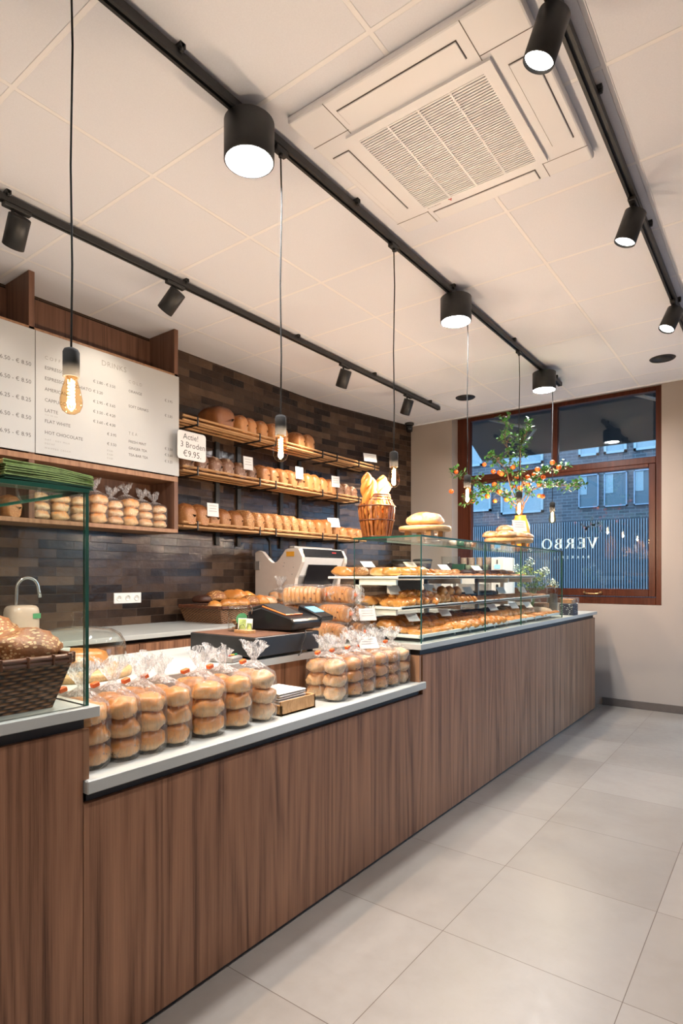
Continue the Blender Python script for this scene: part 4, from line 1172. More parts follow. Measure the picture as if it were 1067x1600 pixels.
BG = [mk_bunbag('bun_cumin', 11, lean=(-.3, .1)), mk_bunbag('bun', 22, lean=(-.1, .2)), mk_bunbag('bun', 33, lean=(-.4, -.2)), mk_bunbag('bun_white', 44, lean=(-.2, .2)), mk_bunbag('bun_grain', 55, lean=(-.3, .2)), mk_bunbag('raisin', 66, lean=(-.2, -.3))]
seqn = [(0, 0.905, 'cumin buns'), (0, 1.003, 'cumin buns'), (1, 1.092, 'plain golden buns'), (2, 1.190, 'plain golden buns'), (1, 1.325, 'large golden buns'), (2, 1.455, 'golden buns'), (3, 1.585, 'pale golden buns')]
for i, (k, y, wd) in enumerate(seqn):
    BG[k].put((-1.600, y, LT), random.uniform(-.05, .05), 'clear bag of %s on the low ledge, %s from the left' % (wd, ORD[i]), 'bagged buns left of the napkin tray', (1.0, 1.06 if i != 4 else 1.28, 1.05))
seqn = [(3, 2.015, 'smooth pale buns'), (5, 2.135, 'raisin buns'), (4, 2.235, 'seeded buns'), (5, 2.345, 'raisin buns'), (4, 2.45, 'seeded buns'), (3, 2.55, 'smooth pale buns')]
for i, (k, y, wd) in enumerate(seqn):
    BG[k].put((-1.590, y, LT), random.uniform(-.05, .05), 'clear bag of %s right of the napkins, %s from the tray' % (wd, ORD[i]), 'bagged buns right of the napkin tray', (1.0, 1.14 if i == 0 else 1.06, 1.0))
card(-1.555, 2.30, 0.945, 0.10, 0.065, 0.7, -0.5, 'white price card lying on the bagged buns right of the napkins', 'price cards', False)

# napkin tray
nt_ = empty('napkin_tray', (-1.59, 1.74, LT), 'small walnut tray of white paper napkins on the low ledge', 'tray')
g = G(); g.box(-1.70, -1.525, 1.655, 1.86, LT, LT + 0.008, 0.001); g.box(-1.533, -1.525, 1.655, 1.86, LT, LT + 0.055, 0.001); g.box(-1.70, -1.525, 1.655, 1.663, LT, LT + 0.04, 0.001); g.box(-1.70, -1.525, 1.852, 1.86, LT, LT + 0.055, 0.001); part('box', g, 'oak', nt_)
npk = empty('napkin_stack', (-1.62, 1.745, LT + 0.009), 'stack of white paper napkins in the small wooden tray', 'napkins')
for i in range(8):
    g = G(); a = random.uniform(-.03, .03); g.box(-0.075, 0.078, -0.082, 0.078, i * 0.0095, i * 0.0095 + 0.007, 0.003, Matrix.Rotation(a, 4, 'Z')); part('napkin', g, 'card', npk, True)

# bags of rolls in the wall cabinet
CB = [mk_bunbag('bun_white', 77, cols=2, rows=3, rx=0.052, ry=0.055, rz=0.031, clip=False, lean=(.1, .1)), mk_bunbag('bun', 88, cols=2, rows=3, rx=0.055, ry=0.055, rz=0.033, clip=False, lean=(.2, -.1))]
for i, (y, k, sc) in enumerate(((1.80, 0, 1.0), (1.93, 1, 0.95), (2.06, 0, 1.0), (2.19, 1, 1.12), (2.31, 0, 1.0), (2.43, 1, 1.1), (2.55, 0, 1.05), (2.67, 0, 1.0))):
    CB[k].put((-3.725, y, 1.6325), random.uniform(-.06, .06) + PI * (i % 2), 'clear bag of pale rolls in the lower cabinet bay, %s from the left' % ORD[i], 'bagged rolls in the wall cabinet', (1.0, 1.0, sc))
for i, y in enumerate((1.36, 1.50, 1.63)):
    LK['brown'].put((-3.74, y, 1.6325), 0.05, 'brown loaf in the left cabinet bay, %s from the left' % ORD[i], 'loaves in the left cabinet bay', 0.85)

# ============================================================ TILL
dr = empty('cash_drawer', (-1.88, 1.88, WT), 'black cash drawer on the white worktop under the till', 'cash drawer')
DX0, DX1, DY0, DY1 = -2.10, -1.70, 1.69, 2.10
g = G(); g.box(DX0, DX1, DY0, DY1, WT + 0.012, WT + 0.092, 0.003); part('body', g, 'black', dr)
g = G(); g.box(DX0 + 0.006, DX1 - 0.006, DY0 + 0.006, DY1 - 0.006, WT + 0.092, WT + 0.0935); part('top_plate', g, 'walnut_dark', dr)
for x in (DX0 + 0.03, DX1 - 0.03):
    for y in (DY0 + 0.03, DY1 - 0.03):
        g = G(); g.cyl((x, y, WT), (x, y, WT + 0.012), 0.014, n=14); part('foot', g, 'black_gloss', dr)
g = G(); g.tube([(DX1 + 0.004, 2.00, WT + 0.10), (DX1 + 0.012, 1.99, WT + 0.07), (DX1 + 0.010, 1.97, WT + 0.04), (DX1 + 0.02, 1.95, WT + 0.006), (DX1 + 0.05, 1.90, WT + 0.005)], 0.003, 6); part('cable', g, 'black_gloss', dr)
DT = WT + 0.0935
tl = empty('till', (-1.83, 2.05, DT), 'black till printer with orange trim and small blue display on the cash drawer', 'till')
g = G()
g.prism([(-1.99, DT), (-1.715, DT + 0.008), (-1.70, DT + 0.045), (-1.72, DT + 0.062), (-1.90, DT + 0.105), (-1.985, DT + 0.085), (-2.01, DT + 0.04)], 1.93, 2.13, 'y', 0.006); part('body', g, 'black_gloss', tl)
g = G(); g.prism([(-1.985, DT + 0.088), (-1.90, DT + 0.107), (-1.765, DT + 0.075), (-1.765, DT + 0.079), (-1.90, DT + 0.120), (-1.985, DT + 0.10)], 1.945, 2.05, 'y', 0.003); part('lid', g, 'black', tl)
g = G(); g.box(-0.075, 0.075, 1.938, 1.944, -0.002, 0.002, 0.0, Matrix.Translation((-1.83, 0, DT + 0.092)) @ Matrix.Rotation(0.235, 4, 'Y')); g.box(-1.764, -1.757, 1.938, 2.052, DT + 0.072, DT + 0.078, 0.001); part('trim', g, 'orange_trim', tl, label='orange edge trim')
g = G(); g.box(-0.075, 0.075, -0.045, 0.045, -0.012, 0.012, 0.004, Matrix.Translation((-1.765, 2.155, DT + 0.075)) @ Matrix.Rotation(0.35, 4, 'Y')); dsp = part('display_housing', g, 'black_gloss', tl)
g = G(); g.box(-0.045, 0.020, -0.036, 0.036, 0.0125, 0.0132, 0.0, Matrix.Translation((-1.765, 2.155, DT + 0.075)) @ Matrix.Rotation(0.35, 4, 'Y')); part('screen', g, 'screen_blue', dsp)

tj = empty('tip_jar', (-1.975, 1.86, DT), 'clip top glass jar of coins with a round green sticker on the cash drawer', 'jar')
g = G(); g.lathe([(0.001, 0.0), (0.045, 0.0), (0.047, 0.006), (0.047, 0.085), (0.041, 0.098), (0.041, 0.108), (0.0385, 0.108), (0.0385, 0.097), (0.044, 0.084), (0.044, 0.008), (0.001, 0.006)], (-1.975, 1.86, DT), 36); part('glass', g, 'clear', tj)
g = G(); g.lathe([(0.001, 0.122), (0.036, 0.122), (0.046, 0.114), (0.046, 0.109), (0.001, 0.109)], (-1.975, 1.86, DT), 36); part('lid', g, 'clear', tj)
g = G(); g.tube([(-1.975 + 0.045 * math.cos(a), 1.86 + 0.045 * math.sin(a), DT + 0.104) for a in [i * PI / 12 for i in range(25)]], 0.0015, 6); g.tube([(-1.945, 1.905, DT + 0.118), (-1.938, 1.912, DT + 0.10), (-1.94, 1.91, DT + 0.075)], 0.0018, 6); part('clip', g, 'steel', tj)
for i in range(46):
    g = G(); a = random.uniform(0, 6.3); r_ = random.uniform(0.0, 0.029); z = 0.010 + 0.038 * (i / 46)
    g.lathe([(0.001, 0), (0.0105, 0), (0.0105, 0.0018), (0.001, 0.0018)], n=14)
    g.xf(Matrix.Translation((-1.975 + r_ * math.cos(a), 1.86 + r_ * math.sin(a), DT + z)) @ Matrix.Rotation(random.uniform(-.7, .7), 4, 'X') @ Matrix.Rotation(random.uniform(-.7, .7), 4, 'Y'))
    if i < 46: part('coin', g, 'coin', tj)
g = G()
for k in range(1):
    base = math.atan2(-0.80, 0.60) + 0.55; rr = 0.0478
    n_ = 14; ringp = []
    rows_ = []
    for j in range(-6, 7):
        zz = 0.055 + j * 0.0045; hw = math.sqrt(max(0, 0.028 ** 2 - (j * 0.0045) ** 2)); rows_.append([(zz, base + hw / rr * q / 6) for q in range(-6, 7)])
    vv = [[g.bm.verts.new((-1.975 + rr * math.cos(a), 1.86 + rr * math.sin(a), DT + z)) for z, a in r_] for r_ in rows_]
    for a_, b_ in zip(vv, vv[1:]): g.bridge(a_, b_, True, False)
part('sticker', g, 'green_label', tj, label='round green sticker with pale lettering VERBO')
ma = Matrix.Translation((-1.975, 1.86, DT + 0.055)) @ Matrix.Rotation(base, 4, 'Z') @ plane_px(0.0492)
g = text_geo([('VERBO', 0, 0, 0.0125, 'CENTER', 1.1)], ma); part('lettering', g, 'card', tj)

ch = empty('card_holder', (-1.875, 1.80, DT), 'small wooden block holding green and pink leaflets on the cash drawer', 'card holder')
g = G(); g.box(-1.915, -1.83, 1.778, 1.825, DT, DT + 0.014, 0.001); part('block', g, 'oak', ch)
mm = Matrix.Translation((-1.875, 1.805, DT + 0.013)) @ Matrix.Rotation(-0.65, 4, 'Z') @ Matrix.Rotation(-0.2, 4, 'Y')
g = G(); g.box(-0.003, 0.003, -0.031, 0.031, 0, 0.050, 0.0, mm @ Matrix.Rotation(-0.08, 4, 'X')); part('leaflet', g, 'card', ch)
g = G(); g.box(0.0034, 0.0038, -0.028, 0.002, 0.002, 0.046, 0.0, mm @ Matrix.Rotation(-0.08, 4, 'X')); g.box(0.0034, 0.0038, 0.006, 0.028, 0.004, 0.030, 0.0, mm @ Matrix.Rotation(-0.08, 4, 'X')); part('leaflet_print', g, 'petal', ch)
g = G(); g.tube([mm @ Vector((0.008, y, z)) for y, z in ((-0.03, 0.0), (-0.022, 0.018), (-0.008, 0.024), (0.002, 0.004), (0.014, 0.026), (0.026, 0.022), (0.03, 0.0))], 0.0013, 6); part('wire', g, 'black', ch)

ct = empty('card_terminal', (-1.80, 1.61, WT), 'dark grey card payment terminal lying in front of the cash drawer', 'card terminal')
mt = Matrix.Translation((-1.80, 1.605, WT)) @ Matrix.Rotation(0.25, 4, 'Z')
g = G(); pr = [(-0.075, 0.0), (0.075, 0.0), (0.075, 0.022), (0.02, 0.030), (-0.075, 0.046)]; g.prism(pr, -0.038, 0.038, 'y', 0.004); g.xf(mt); part('body', g, 'grey_metal', ct)
g = G(); g.prism([(-0.066, 0.0465), (-0.01, 0.0352), (-0.01, 0.0362), (-0.066, 0.0475)], -0.030, 0.030, 'y'); g.xf(mt); part('screen', g, 'black_gloss', ct)
for i, m_ in enumerate(('red', 'yellow_label', 'green_btn')):
    g = G(); g.box(0.045, 0.055, -0.030 + i * 0.021, -0.012 + i * 0.021, 0.026, 0.0305, 0.001); g.xf(mt); part('key', g, m_, ct, label=['red key', 'yellow key', 'green key'][i])
for i in range(9):
    g = G(); a, b = divmod(i, 3); g.box(0.005 + a * 0.013, 0.014 + a * 0.013, -0.028 + b * 0.020, -0.012 + b * 0.020, 0.028, 0.0355 - a * 0.002, 0.001); g.xf(mt); part('key', g, 'black', ct)

# sliced raisin loaves in bags, piled beside the till
def mk_sliced():
    r = empty('bagged_loaf', (0, 0, 0), 'x', 'bagged bread')
    for i in range(9):
        x = -0.10 + i * 0.0222
        g = G(); n = 20; A = []; Bv = []
        pr = []
        for k in range(n):
            a = 2 * PI * k / n; ca, sa = math.cos(a), math.sin(a)
            pr.append((math.copysign(abs(ca) ** 0.75, ca) * 0.050, math.copysign(abs(sa) ** 0.8, sa) * 0.044 + 0.046 + (0.004 if sa > 0 else 0)))
        sc_e = (0.80, 0.93, 1, 1, 1, 1, 1, 0.94, 0.80)[i]
        pr = [(a * sc_e, (b - 0.002) * (0.5 + 0.5 * sc_e) + 0.002) for a, b in pr]
        g.prism(pr, x, x + 0.0216, 'x', 0.004)
        g.xf(Matrix.Rotation(random.uniform(-.03, .03), 4, 'X'))
        part('slice', g, ['raisin', 'raisin'], r, True)
    g, _ = bag_geo(0.056, 0.054, 0.215, 0.238, 0.030, 91, ex=0.75, amp=0.06, flare=0.018)
    g.xf(Matrix.Translation((-0.105, 0, 0.049)) @ Matrix.Rotation(PI / 2, 4, 'Y')); part('plastic_bag', g, BAGM, r, True)
    g = G(); g.box(0.120, 0.132, -0.01, 0.01, 0.042, 0.058, 0.002); part('clip', g, 'orange_clip', r, True, label='orange bag clip')
    return r
SL = Kind(mk_sliced)
pile = [(-1.885, 2.42, 0, -0.2), (-1.865, 2.545, 0, -0.1), (-1.90, 2.665 - 0.145 + 0.14, 0, 0.0), (-2.13, 2.50, 0, 0.1),
        (-1.90, 2.475, 0.094, -0.15), (-1.90, 2.595, 0.094, 0.05), (-1.915, 2.53, 0.188, -0.1), (-2.10, 2.45, 0.094, 0.25), (-2.07, 2.42, 0.188, 0.5)]
nm = ['bottom layer nearest the till', 'bottom layer second from the till', 'bottom layer beside the glass case', 'bottom layer at the back', 'middle layer nearest the till', 'middle layer beside the glass case', 'top of the pile towards the glass case', 'middle layer at the back', 'topmost by the slicing machine']
for (x, y, z, rz), s in zip(pile, nm):
    SL.put((x, y if y < 2.6 else 2.61, WT + 0.004 + z), rz, 'bag of sliced raisin bread, ' + s, 'sliced raisin loaves piled beside the till')
card(-1.72, 2.53, 1.055, 0.095, 0.065, 0.35, -0.5, 'white price card leaning on the sliced raisin loaves beside the till', 'price cards', False)

# ============================================================ BACK COUNTER THINGS
sm = empty('bread_slicer', (-3.55, 4.15, 0.92), 'cream coloured bread slicing machine with black hood on the back counter', 'bread slicer')
side = [(-3.847, 0.935), (-3.847, 1.495), (-3.825, 1.512), (-3.801, 1.515), (-3.756, 1.501), (-3.674, 1.424), (-3.640, 1.402), (-3.608, 1.400), (-3.575, 1.412), (-3.551, 1.433), (-3.48, 1.515), (-3.445, 1.523), (-3.328, 1.521), (-3.287, 1.449), (-3.29, 1.403), (-3.365, 1.268), (-3.376, 1.202), (-3.355, 1.158), (-3.31, 1.145), (-3.234, 1.143), (-3.221, 0.935)]
for y0 in (3.83, 4.44):
    g = G(); g.prism(side, y0, y0 + 0.04, 'y', 0.002); part('side_plate', g, 'machine', sm)
g = G(); g.prism([(-3.83, 0.935), (-3.83, 1.38), (-3.62, 1.38), (-3.48, 1.47), (-3.36, 1.47), (-3.36, 1.28), (-3.40, 1.20), (-3.37, 1.135), (-3.24, 1.135), (-3.24, 0.935)], 3.871, 4.439, 'y'); part('housing', g, 'grey_metal', sm)
g = G(); g.prism([(-3.47, 1.495), (-3.33, 1.528), (-3.312, 1.50), (-3.33, 1.45), (-3.45, 1.45)], 3.865, 4.445, 'y', 0.003); part('hood', g, 'machine_lt', sm)
g = G(); g.prism([(-3.327, 1.520), (-3.290, 1.455), (-3.286, 1.458), (-3.322, 1.523)], 3.875, 4.435, 'y'); part('control_strip', g, 'black_gloss', sm)
g = G(); g.box(-3.307, -3.303, 4.27, 4.33, 1.490, 1.500, 0.0, Matrix.Identity(4)); part('label', g, 'red', sm, label='small red maker label')
g = G(); g.prism([(-3.295, 1.448), (-3.36, 1.29), (-3.40, 1.22), (-3.41, 1.23), (-3.37, 1.31), (-3.31, 1.45)], 3.875, 4.435, 'y'); part('front_cover', g, 'machine_lt', sm)
g = G(); g.prism([(-3.318, 1.385), (-3.385, 1.185), (-3.380, 1.183), (-3.312, 1.383)], 3.95, 4.36, 'y'); part('window', g, 'black_gloss', sm)
g = G(); g.box(-3.46, -3.40, 3.86, 4.40, 1.528, 1.545, 0.004); part('top_handle', g, 'grey_metal', sm)
g = G(); g.box(-3.465, -3.375, 3.827, 3.8295, 1.455, 1.497); part('warning_label', g, 'yellow_label', sm, label='orange warning label')
g = G(); g.box(-3.845, -3.785, 3.822, 3.8295, 1.34, 1.42, 0.002); part('vent', g, 'grey_metal', sm)
g = G(); g.cyl((-3.434, 3.829, 1.070), (-3.434, 3.805, 1.070), 0.026); g.cyl((-3.434, 3.807, 1.070), (-3.434, 3.800, 1.070), 0.018); part('stop_button', g, 'red', sm, label='red stop button')
g = G(); g.cyl((-3.359, 3.829, 1.069), (-3.359, 3.812, 1.069), 0.016); part('start_button', g, 'green_btn', sm, label='green start button')
for (x, z) in ((-3.385, 1.36), (-3.49, 1.40), (-3.50, 1.37), (-3.40, 1.30), (-3.44, 1.20), (-3.44, 1.13)):
    g = G(); g.cyl((x, 3.8295, z), (x, 3.827, z), 0.005, n=10); part('screw', g, 'grey_metal', sm)
g = G(); g.box(-3.83, -3.24, 3.87, 4.44, 0.92, 0.935); part('base', g, 'black', sm)
g = G(); g.tube([(-3.80, 3.98, 1.38), (-3.81, 3.98, 1.60), (-3.84, 3.97, 1.64)], 0.012, 8); part('cable', g, 'black', sm)

def basket_geo(x0, x1, y0, y1, z0, z1, tp, n=10):
    """rectangular tapered open basket with UVs in metres"""
    g = G(); t = 0.012
    def wall(ax, ay, bx_, by, cx, cy):
        d = math.hypot(bx_ - ax, by - ay)
        for k in range(n):
            u0, u1 = k / n, (k + 1) / n
            z_0, z_1 = z0 + (z1 - z0) * u0, z0 + (z1 - z0) * u1
            def S(px_, py, u): return (cx + (px_ - cx) * (1 - tp * (1 - u)), cy + (py - cy) * (1 - tp * (1 - u)))
            a0, b0, a1, b1 = S(ax, ay, u0), S(bx_, by, u0), S(ax, ay, u1), S(bx_, by, u1)
            g.quad((*a0, z_0), (*b0, z_0), (*b1, z_1), (*a1, z_1), [(0, z_0), (d, z_0), (d, z_1), (0, z_1)])
    cx, cy = (x0 + x1) / 2, (y0 + y1) / 2
    for e in (0, t):
        q = [(x0 + e, y0 + e), (x1 - e, y0 + e), (x1 - e, y1 - e), (x0 + e, y1 - e)]
        for i in range(4): wall(*q[i], *q[(i + 1) % 4], cx, cy)
    s_ = 1 - tp
    g.quad((cx + (x0 - cx) * s_, cy + (y0 - cy) * s_, z0 + 0.002), (cx + (x1 - cx) * s_, cy + (y0 - cy) * s_, z0 + 0.002), (cx + (x1 - cx) * s_, cy + (y1 - cy) * s_, z0 + 0.002), (cx + (x0 - cx) * s_, cy + (y1 - cy) * s_, z0 + 0.002), [(0, 0), (1, 0), (1, 1), (0, 1)])
    return g
def rim_geo(x0, x1, y0, y1, z, r):
    g = G(); c = 0.02
    P = [(x0 + c, y0), (x1 - c, y0), (x1, y0 + c), (x1, y1 - c), (x1 - c, y1), (x0 + c, y1), (x0, y1 - c), (x0, y0 + c), (x0 + c, y0)]
    for dz, k in ((0, 1), (-r * 1.5, 0.85)): g.tube([(a, b, z + dz) for a, b in P], r * k, 8, False)
    for i, (a, b) in enumerate(P[:-1]):
        g.box(a - 0.006, a + 0.006, b - 0.006, b + 0.006, z - r * 2.6, z + r * 1.2, 0.002)
    for t in [0.1 * k for k in range(1, 10)]:
        y = y0 + (y1 - y0) * t
        g.box(x1 - 0.004, x1 + r + 0.0015, y - 0.003, y + 0.003, z - r * 2.6, z + r * 1.15, 0.001)
    return g
b2 = empty('bread_basket', (-3.63, 3.3, 0.92), 'long brown wicker basket of loaves on the back counter beside the slicer', 'basket')
part('body', basket_geo(-3.87, -3.38, 3.0, 3.72, 0.921, 1.045, 0.12), 'wicker_lt', b2); part('rim', rim_geo(-3.875, -3.375, 2.995, 3.725, 1.05, 0.007), 'cane_dk', b2)
b1 = empty('bread_basket', (-1.68, 0.55, WT), 'dark wicker basket inside the near glass case heaped with oat loaves', 'basket')
part('body', basket_geo(-1.84, -1.495, 0.20, 0.822, WT + 0.001, 1.072, 0.14, 14), 'wicker', b1); part('rim', rim_geo(-1.845, -1.488, 0.195, 0.826, 1.077, 0.0075), 'cane_dk', b1)
OAT = single('oat_loaf', lambda: bun_geo(0.095, 0.135, 0.075, 3.7, n=34, m=18, jit=0.22, crease=0.10), 'oat', 'bread')
for (x, y, z, rz, s) in ((-1.60, 0.735, 1.052, 0.2, 'nearest the right rim'), (-1.585, 0.575, 1.045, 0.1, 'front, at the left of the picture'), (-1.70, 0.68, 1.085, 0.5, 'raised at the back'), (-1.735, 0.50, 1.07, 0.2, 'back left'), (-1.60, 0.37, 1.045, 0.1, 'far left, by the picture edge')):
    OAT.put((x, y, z), rz, 'oat crusted brown loaf in the dark wicker basket, ' + s, 'oat loaves in the near basket', 0.82)
g = G(); g.box(-1.80, -1.53, 0.27, 0.77, 1.035, 1.045, 0.002); part('liner', g, 'wicker', b1)
g = G(); g.box(-3.84, -3.41, 3.04, 3.68, 0.985, 0.995, 0.002); part('liner', g, 'wicker_lt', b2)
Lb = [('roll', -3.50, 3.05, 1.0, 0.1, 'small roll at the left end'), ('rollb', -3.46, 3.16, 1.2, 1.4, 'split golden roll'), ('rollb', -3.46, 3.28, 1.2, 1.3, 'second split golden roll'), ('grainroll', -3.47, 3.39, 1.6, 0, 'seeded round loaf'),
      ('rollb', -3.50, 3.50, 1.5, 0.6, 'pointed golden loaf'), ('boule', -3.52, 3.62, 0.85, 0.8, 'round golden loaf'), ('grainroll', -3.68, 3.22, 1.7, 0, 'dark loaf behind'), ('rollb', -3.66, 3.40, 1.7, 0.3, 'golden loaf behind'), ('choc', -3.72, 3.12, 1.2, 0, 'dark loaf at the back left'), ('roll', -3.68, 3.56, 1.4, 0, 'round loaf at the back right')]
for k, x, y, sc, rz, s in Lb:
    KB[k].put((x, y, 0.9955 + (0.075 if x < -3.6 else 0.040)), rz, s + ' in the long brown basket', 'loaves in the long brown basket', sc * 1.15)
CB[0].put((-3.50, 3.80 - 0.02, 0.921), 0.2, 'clear bag of pale rolls between the long basket and the slicing machine', 'bags on the back counter', (1.0, 0.7, 1.35))

fc = empty('faucet', (-3.76, 1.70, 0.92), 'chrome swan neck faucet on the back counter', 'faucet')
g = G(); g.lathe([(0.001, 0), (0.026, 0), (0.024, 0.012), (0.014, 0.02), (0.001, 0.02)], (-3.76, 1.70, 0.92), 20); part('base', g, 'steel', fc)
g = G(); g.tube([(-3.76, 1.70, 0.93), (-3.76, 1.70, 1.10), (-3.76, 1.704, 1.19)] + [(-3.76, 1.77 - 0.066 * math.cos(a), 1.205 + 0.070 * math.sin(a)) for a in [i * PI / 12 for i in range(13)]] + [(-3.76, 1.840, 1.185), (-3.76, 1.846, 1.150)], [0.0115] * 16 + [0.0125, 0.0135], 14); part('spout', g, 'steel', fc)
sp = empty('dispenser', (-3.60, 1.66, 0.92), 'rounded cream enamel dispenser with a small label in front of the faucet', 'dispenser')
g = G(); n_ = 32; rs = []
for z, s in ((0, .93), (0.01, 1), (0.15, 1), (0.175, .95), (0.188, .82), (0.193, .6)):
    pts = []
    for i in range(n_):
        a = 2 * PI * i / n_; ca, sa = math.cos(a), math.sin(a)
        pts.append((-3.60 + math.copysign(abs(ca) ** .6, ca) * 0.075 * s, 1.66 + math.copysign(abs(sa) ** .6, sa) * 0.088 * s, 0.92 + z))
    rs.append(g.ring(pts))
for a, b in zip(rs, rs[1:]): g.bridge(a, b)
g.cap(rs[0], True); g.cap(rs[-1]); part('body', g, 'cream', sp)
g = G(); g.box(-3.5245, -3.5235, 1.69, 1.735, 1.035, 1.065); part('label', g, 'green_label', sp)
so = empty('power_socket', (-3.925, 2.575, 1.12), 'white triple power socket on the brown tiles above the back counter', 'socket')
g = G(); g.box(-3.93, -3.919, 2.463, 2.690, 1.082, 1.160, 0.002); part('plate', g, 'white_plastic', so)
for k in range(3):
    y = 2.503 + k * 0.0735
    g = G(); g.lathe([(0.001, 0.0), (0.0185, 0.0), (0.0185, 0.0035), (0.022, 0.0035), (0.022, -0.001)], n=24); g.xf(Matrix.Translation((-3.9185, y, 1.121)) @ Matrix.Rotation(PI / 2, 4, 'Y'))
    s = part('outlet', g, 'white_shelf', so)
    g = G(); g.cyl((-3.9184, y - 0.008, 1.121), (-3.9175, y - 0.008, 1.121), 0.003, n=10); g.cyl((-3.9184, y + 0.008, 1.121), (-3.9175, y + 0.008, 1.121), 0.003, n=10); part('pin_hole', g, 'ink', s)

# cake dome on the till worktop
cd = empty('cake_dome', (-1.93, 1.075, WT), 'glass cake dome with knob on a round wooden board behind the bagged buns', 'cake dome')
DC = (-1.93, 1.075, WT)
g = G(); g.lathe([(0.001, 0.0), (0.172, 0.0), (0.176, 0.012), (0.176, 0.022), (0.165, 0.028), (0.001, 0.028)], DC, 48); part('board', g, 'boardwood', cd)
g = G(); g.lathe([(0.156, 0.028), (0.158, 0.08), (0.154, 0.115), (0.138, 0.142), (0.110, 0.158), (0.06, 0.166), (0.022, 0.168), (0.020, 0.168), (0.06, 0.163), (0.108, 0.155), (0.135, 0.139), (0.151, 0.113), (0.155, 0.08), (0.153, 0.028)], DC, 48); part('glass_dome', g, 'clear', cd)
g = G(); g.lathe([(0.001, 0.164), (0.020, 0.166), (0.014, 0.180), (0.013, 0.195), (0.020, 0.205), (0.021, 0.212), (0.014, 0.219), (0.001, 0.220)], DC, 24); part('knob', g, 'clear', cd)
g = bun_geo(0.085, 0.10, 0.042, 2.2, n=30, m=14, ex=0.8, jit=0.25); solo('loaf_cake', g.xf(Matrix.Translation((DC[0], DC[1], WT + 0.029))), 'pastry', 'golden brown cake under the glass dome', 'cake', loc=(DC[0], DC[1], WT + 0.029))
card(-1.845, 0.945, WT + 0.055, 0.085, 0.065, 0.5, -0.9, 'white handwritten card leaning inside the cake dome', 'price cards', False)

# paper bag stacks on the near case
gb = empty('paper_bag_stack', (-1.54, 0.76, 1.513), 'stack of folded green paper bags on top of the near glass case', 'paper bags')
for i in range(11):
    g = G(); a = random.uniform(-0.04, 0.04); n_ = 9; rows_ = []
    z0 = i * 0.0044; k1 = random.uniform(-.004, .004)
    A = []; Bq = []
    for j in range(n_):
        t = j / (n_ - 1); y = -0.115 + 0.225 * t + k1; zz = z0 + 0.0035 * math.sin(t * 3 + i) * 0.3 - 0.010 * max(0, t - 0.55) * (i / 11) * 2.2 + 0.006 * (1 - t) * (i / 11)
        A.append((y, zz)); Bq.append((y, zz + 0.0032))
    g.prism(A + list(reversed(Bq)), -0.06, 0.06, 'x'); g.xf(Matrix.Rotation(a, 4, 'Z'))
    part('paper_bag', g, 'green_paper' if i > 2 else 'dark_green', gb, True)
pb = empty('paper_bag_stack', (-1.55, 0.56, 1.513), 'stack of folded pink and red paper bags at the picture edge', 'paper bags')
for i in range(12):
    g = G(); g.box(-0.06, 0.06, -0.075 + random.uniform(-.004, .004), 0.072 + random.uniform(-.006, .006), i * 0.0064, i * 0.0064 + 0.0052, 0.002); part('paper_bag', g, 'pink_paper' if i % 3 else 'card', pb, True)

# ============================================================ ON TOP OF THE LONG CASE
T2 = C2Z + 0.009
vb = empty('slatted_basket', (-1.795, 2.72, T2), 'tall round cane basket with open slats on the glass case holding bread twists', 'basket')
VC = (-1.795, 2.72, T2)
prof = [(0.074, 0.0), (0.084, 0.05), (0.095, 0.11), (0.100, 0.155), (0.098, 0.175), (0.080, 0.205), (0.070, 0.232)]
for k in range(24):
    a = 2 * PI * k / 24; g = G()
    ca, sa = math.cos(a), math.sin(a); ta = (-sa, ca)
    hw = 0.0062; rr = []
    for r_, z in prof:
        rr.append(g.ring([(VC[0] + ca * (r_ - 0.003) + ta[0] * hw, VC[1] + sa * (r_ - 0.003) + ta[1] * hw, T2 + z), (VC[0] + ca * (r_ + 0.003) + ta[0] * hw, VC[1] + sa * (r_ + 0.003) + ta[1] * hw, T2 + z),
                           (VC[0] + ca * (r_ + 0.003) - ta[0] * hw, VC[1] + sa * (r_ + 0.003) - ta[1] * hw, T2 + z), (VC[0] + ca * (r_ - 0.003) - ta[0] * hw, VC[1] + sa * (r_ - 0.003) - ta[1] * hw, T2 + z)]))
    for p, q in zip(rr, rr[1:]): g.bridge(p, q, False)
    g.cap(rr[0], True); g.cap(rr[-1]); part('slat', g, 'cane', vb)
for z, r_, t in ((0.006, 0.076, 0.005), (0.095, 0.096, 0.004), (0.172, 0.102, 0.004), (0.205, 0.083, 0.004), (0.222, 0.074, 0.006), (0.234, 0.071, 0.006)):
    g = G(); g.tube([(VC[0] + r_ * math.cos(i * PI / 18), VC[1] + r_ * math.sin(i * PI / 18), T2 + z) for i in range(37)], t, 8, False); part('hoop', g, 'cane_dk', vb)
g = G(); g.lathe([(0.001, 0.0), (0.072, 0.0), (0.072, 0.008), (0.001, 0.008)], VC, 30); part('base', g, 'cane_dk', vb)
def bread_twist():
    g = G(); n = 60
    for ph in (0, 2 * PI / 3, 4 * PI / 3):
        pts = []; rad = []
        for i in range(n):
            t = i / (n - 1); a = t * 11.0 + ph; k = math.sin(min(1, (1 - t) * 5) * PI / 2) * (0.6 + 0.4 * min(1, t * 4))
            pts.append((math.cos(a) * 0.020 * k, math.sin(a) * 0.020 * k, t * 0.335)); rad.append(0.0175 * k + 0.003)
        g.tube(pts, rad, 12)
    return g
BT = single('bread_twist', bread_twist, 'croissant', 'bread')
BT.put((VC[0] + 0.000, VC[1] - 0.028, T2 + 0.012), 0, 'plaited bread twist leaning left in the slatted basket', 'bread twists in the slatted basket', (1.15, 1.15, 1.03), rot=(0.15, -0.03, 0.0))
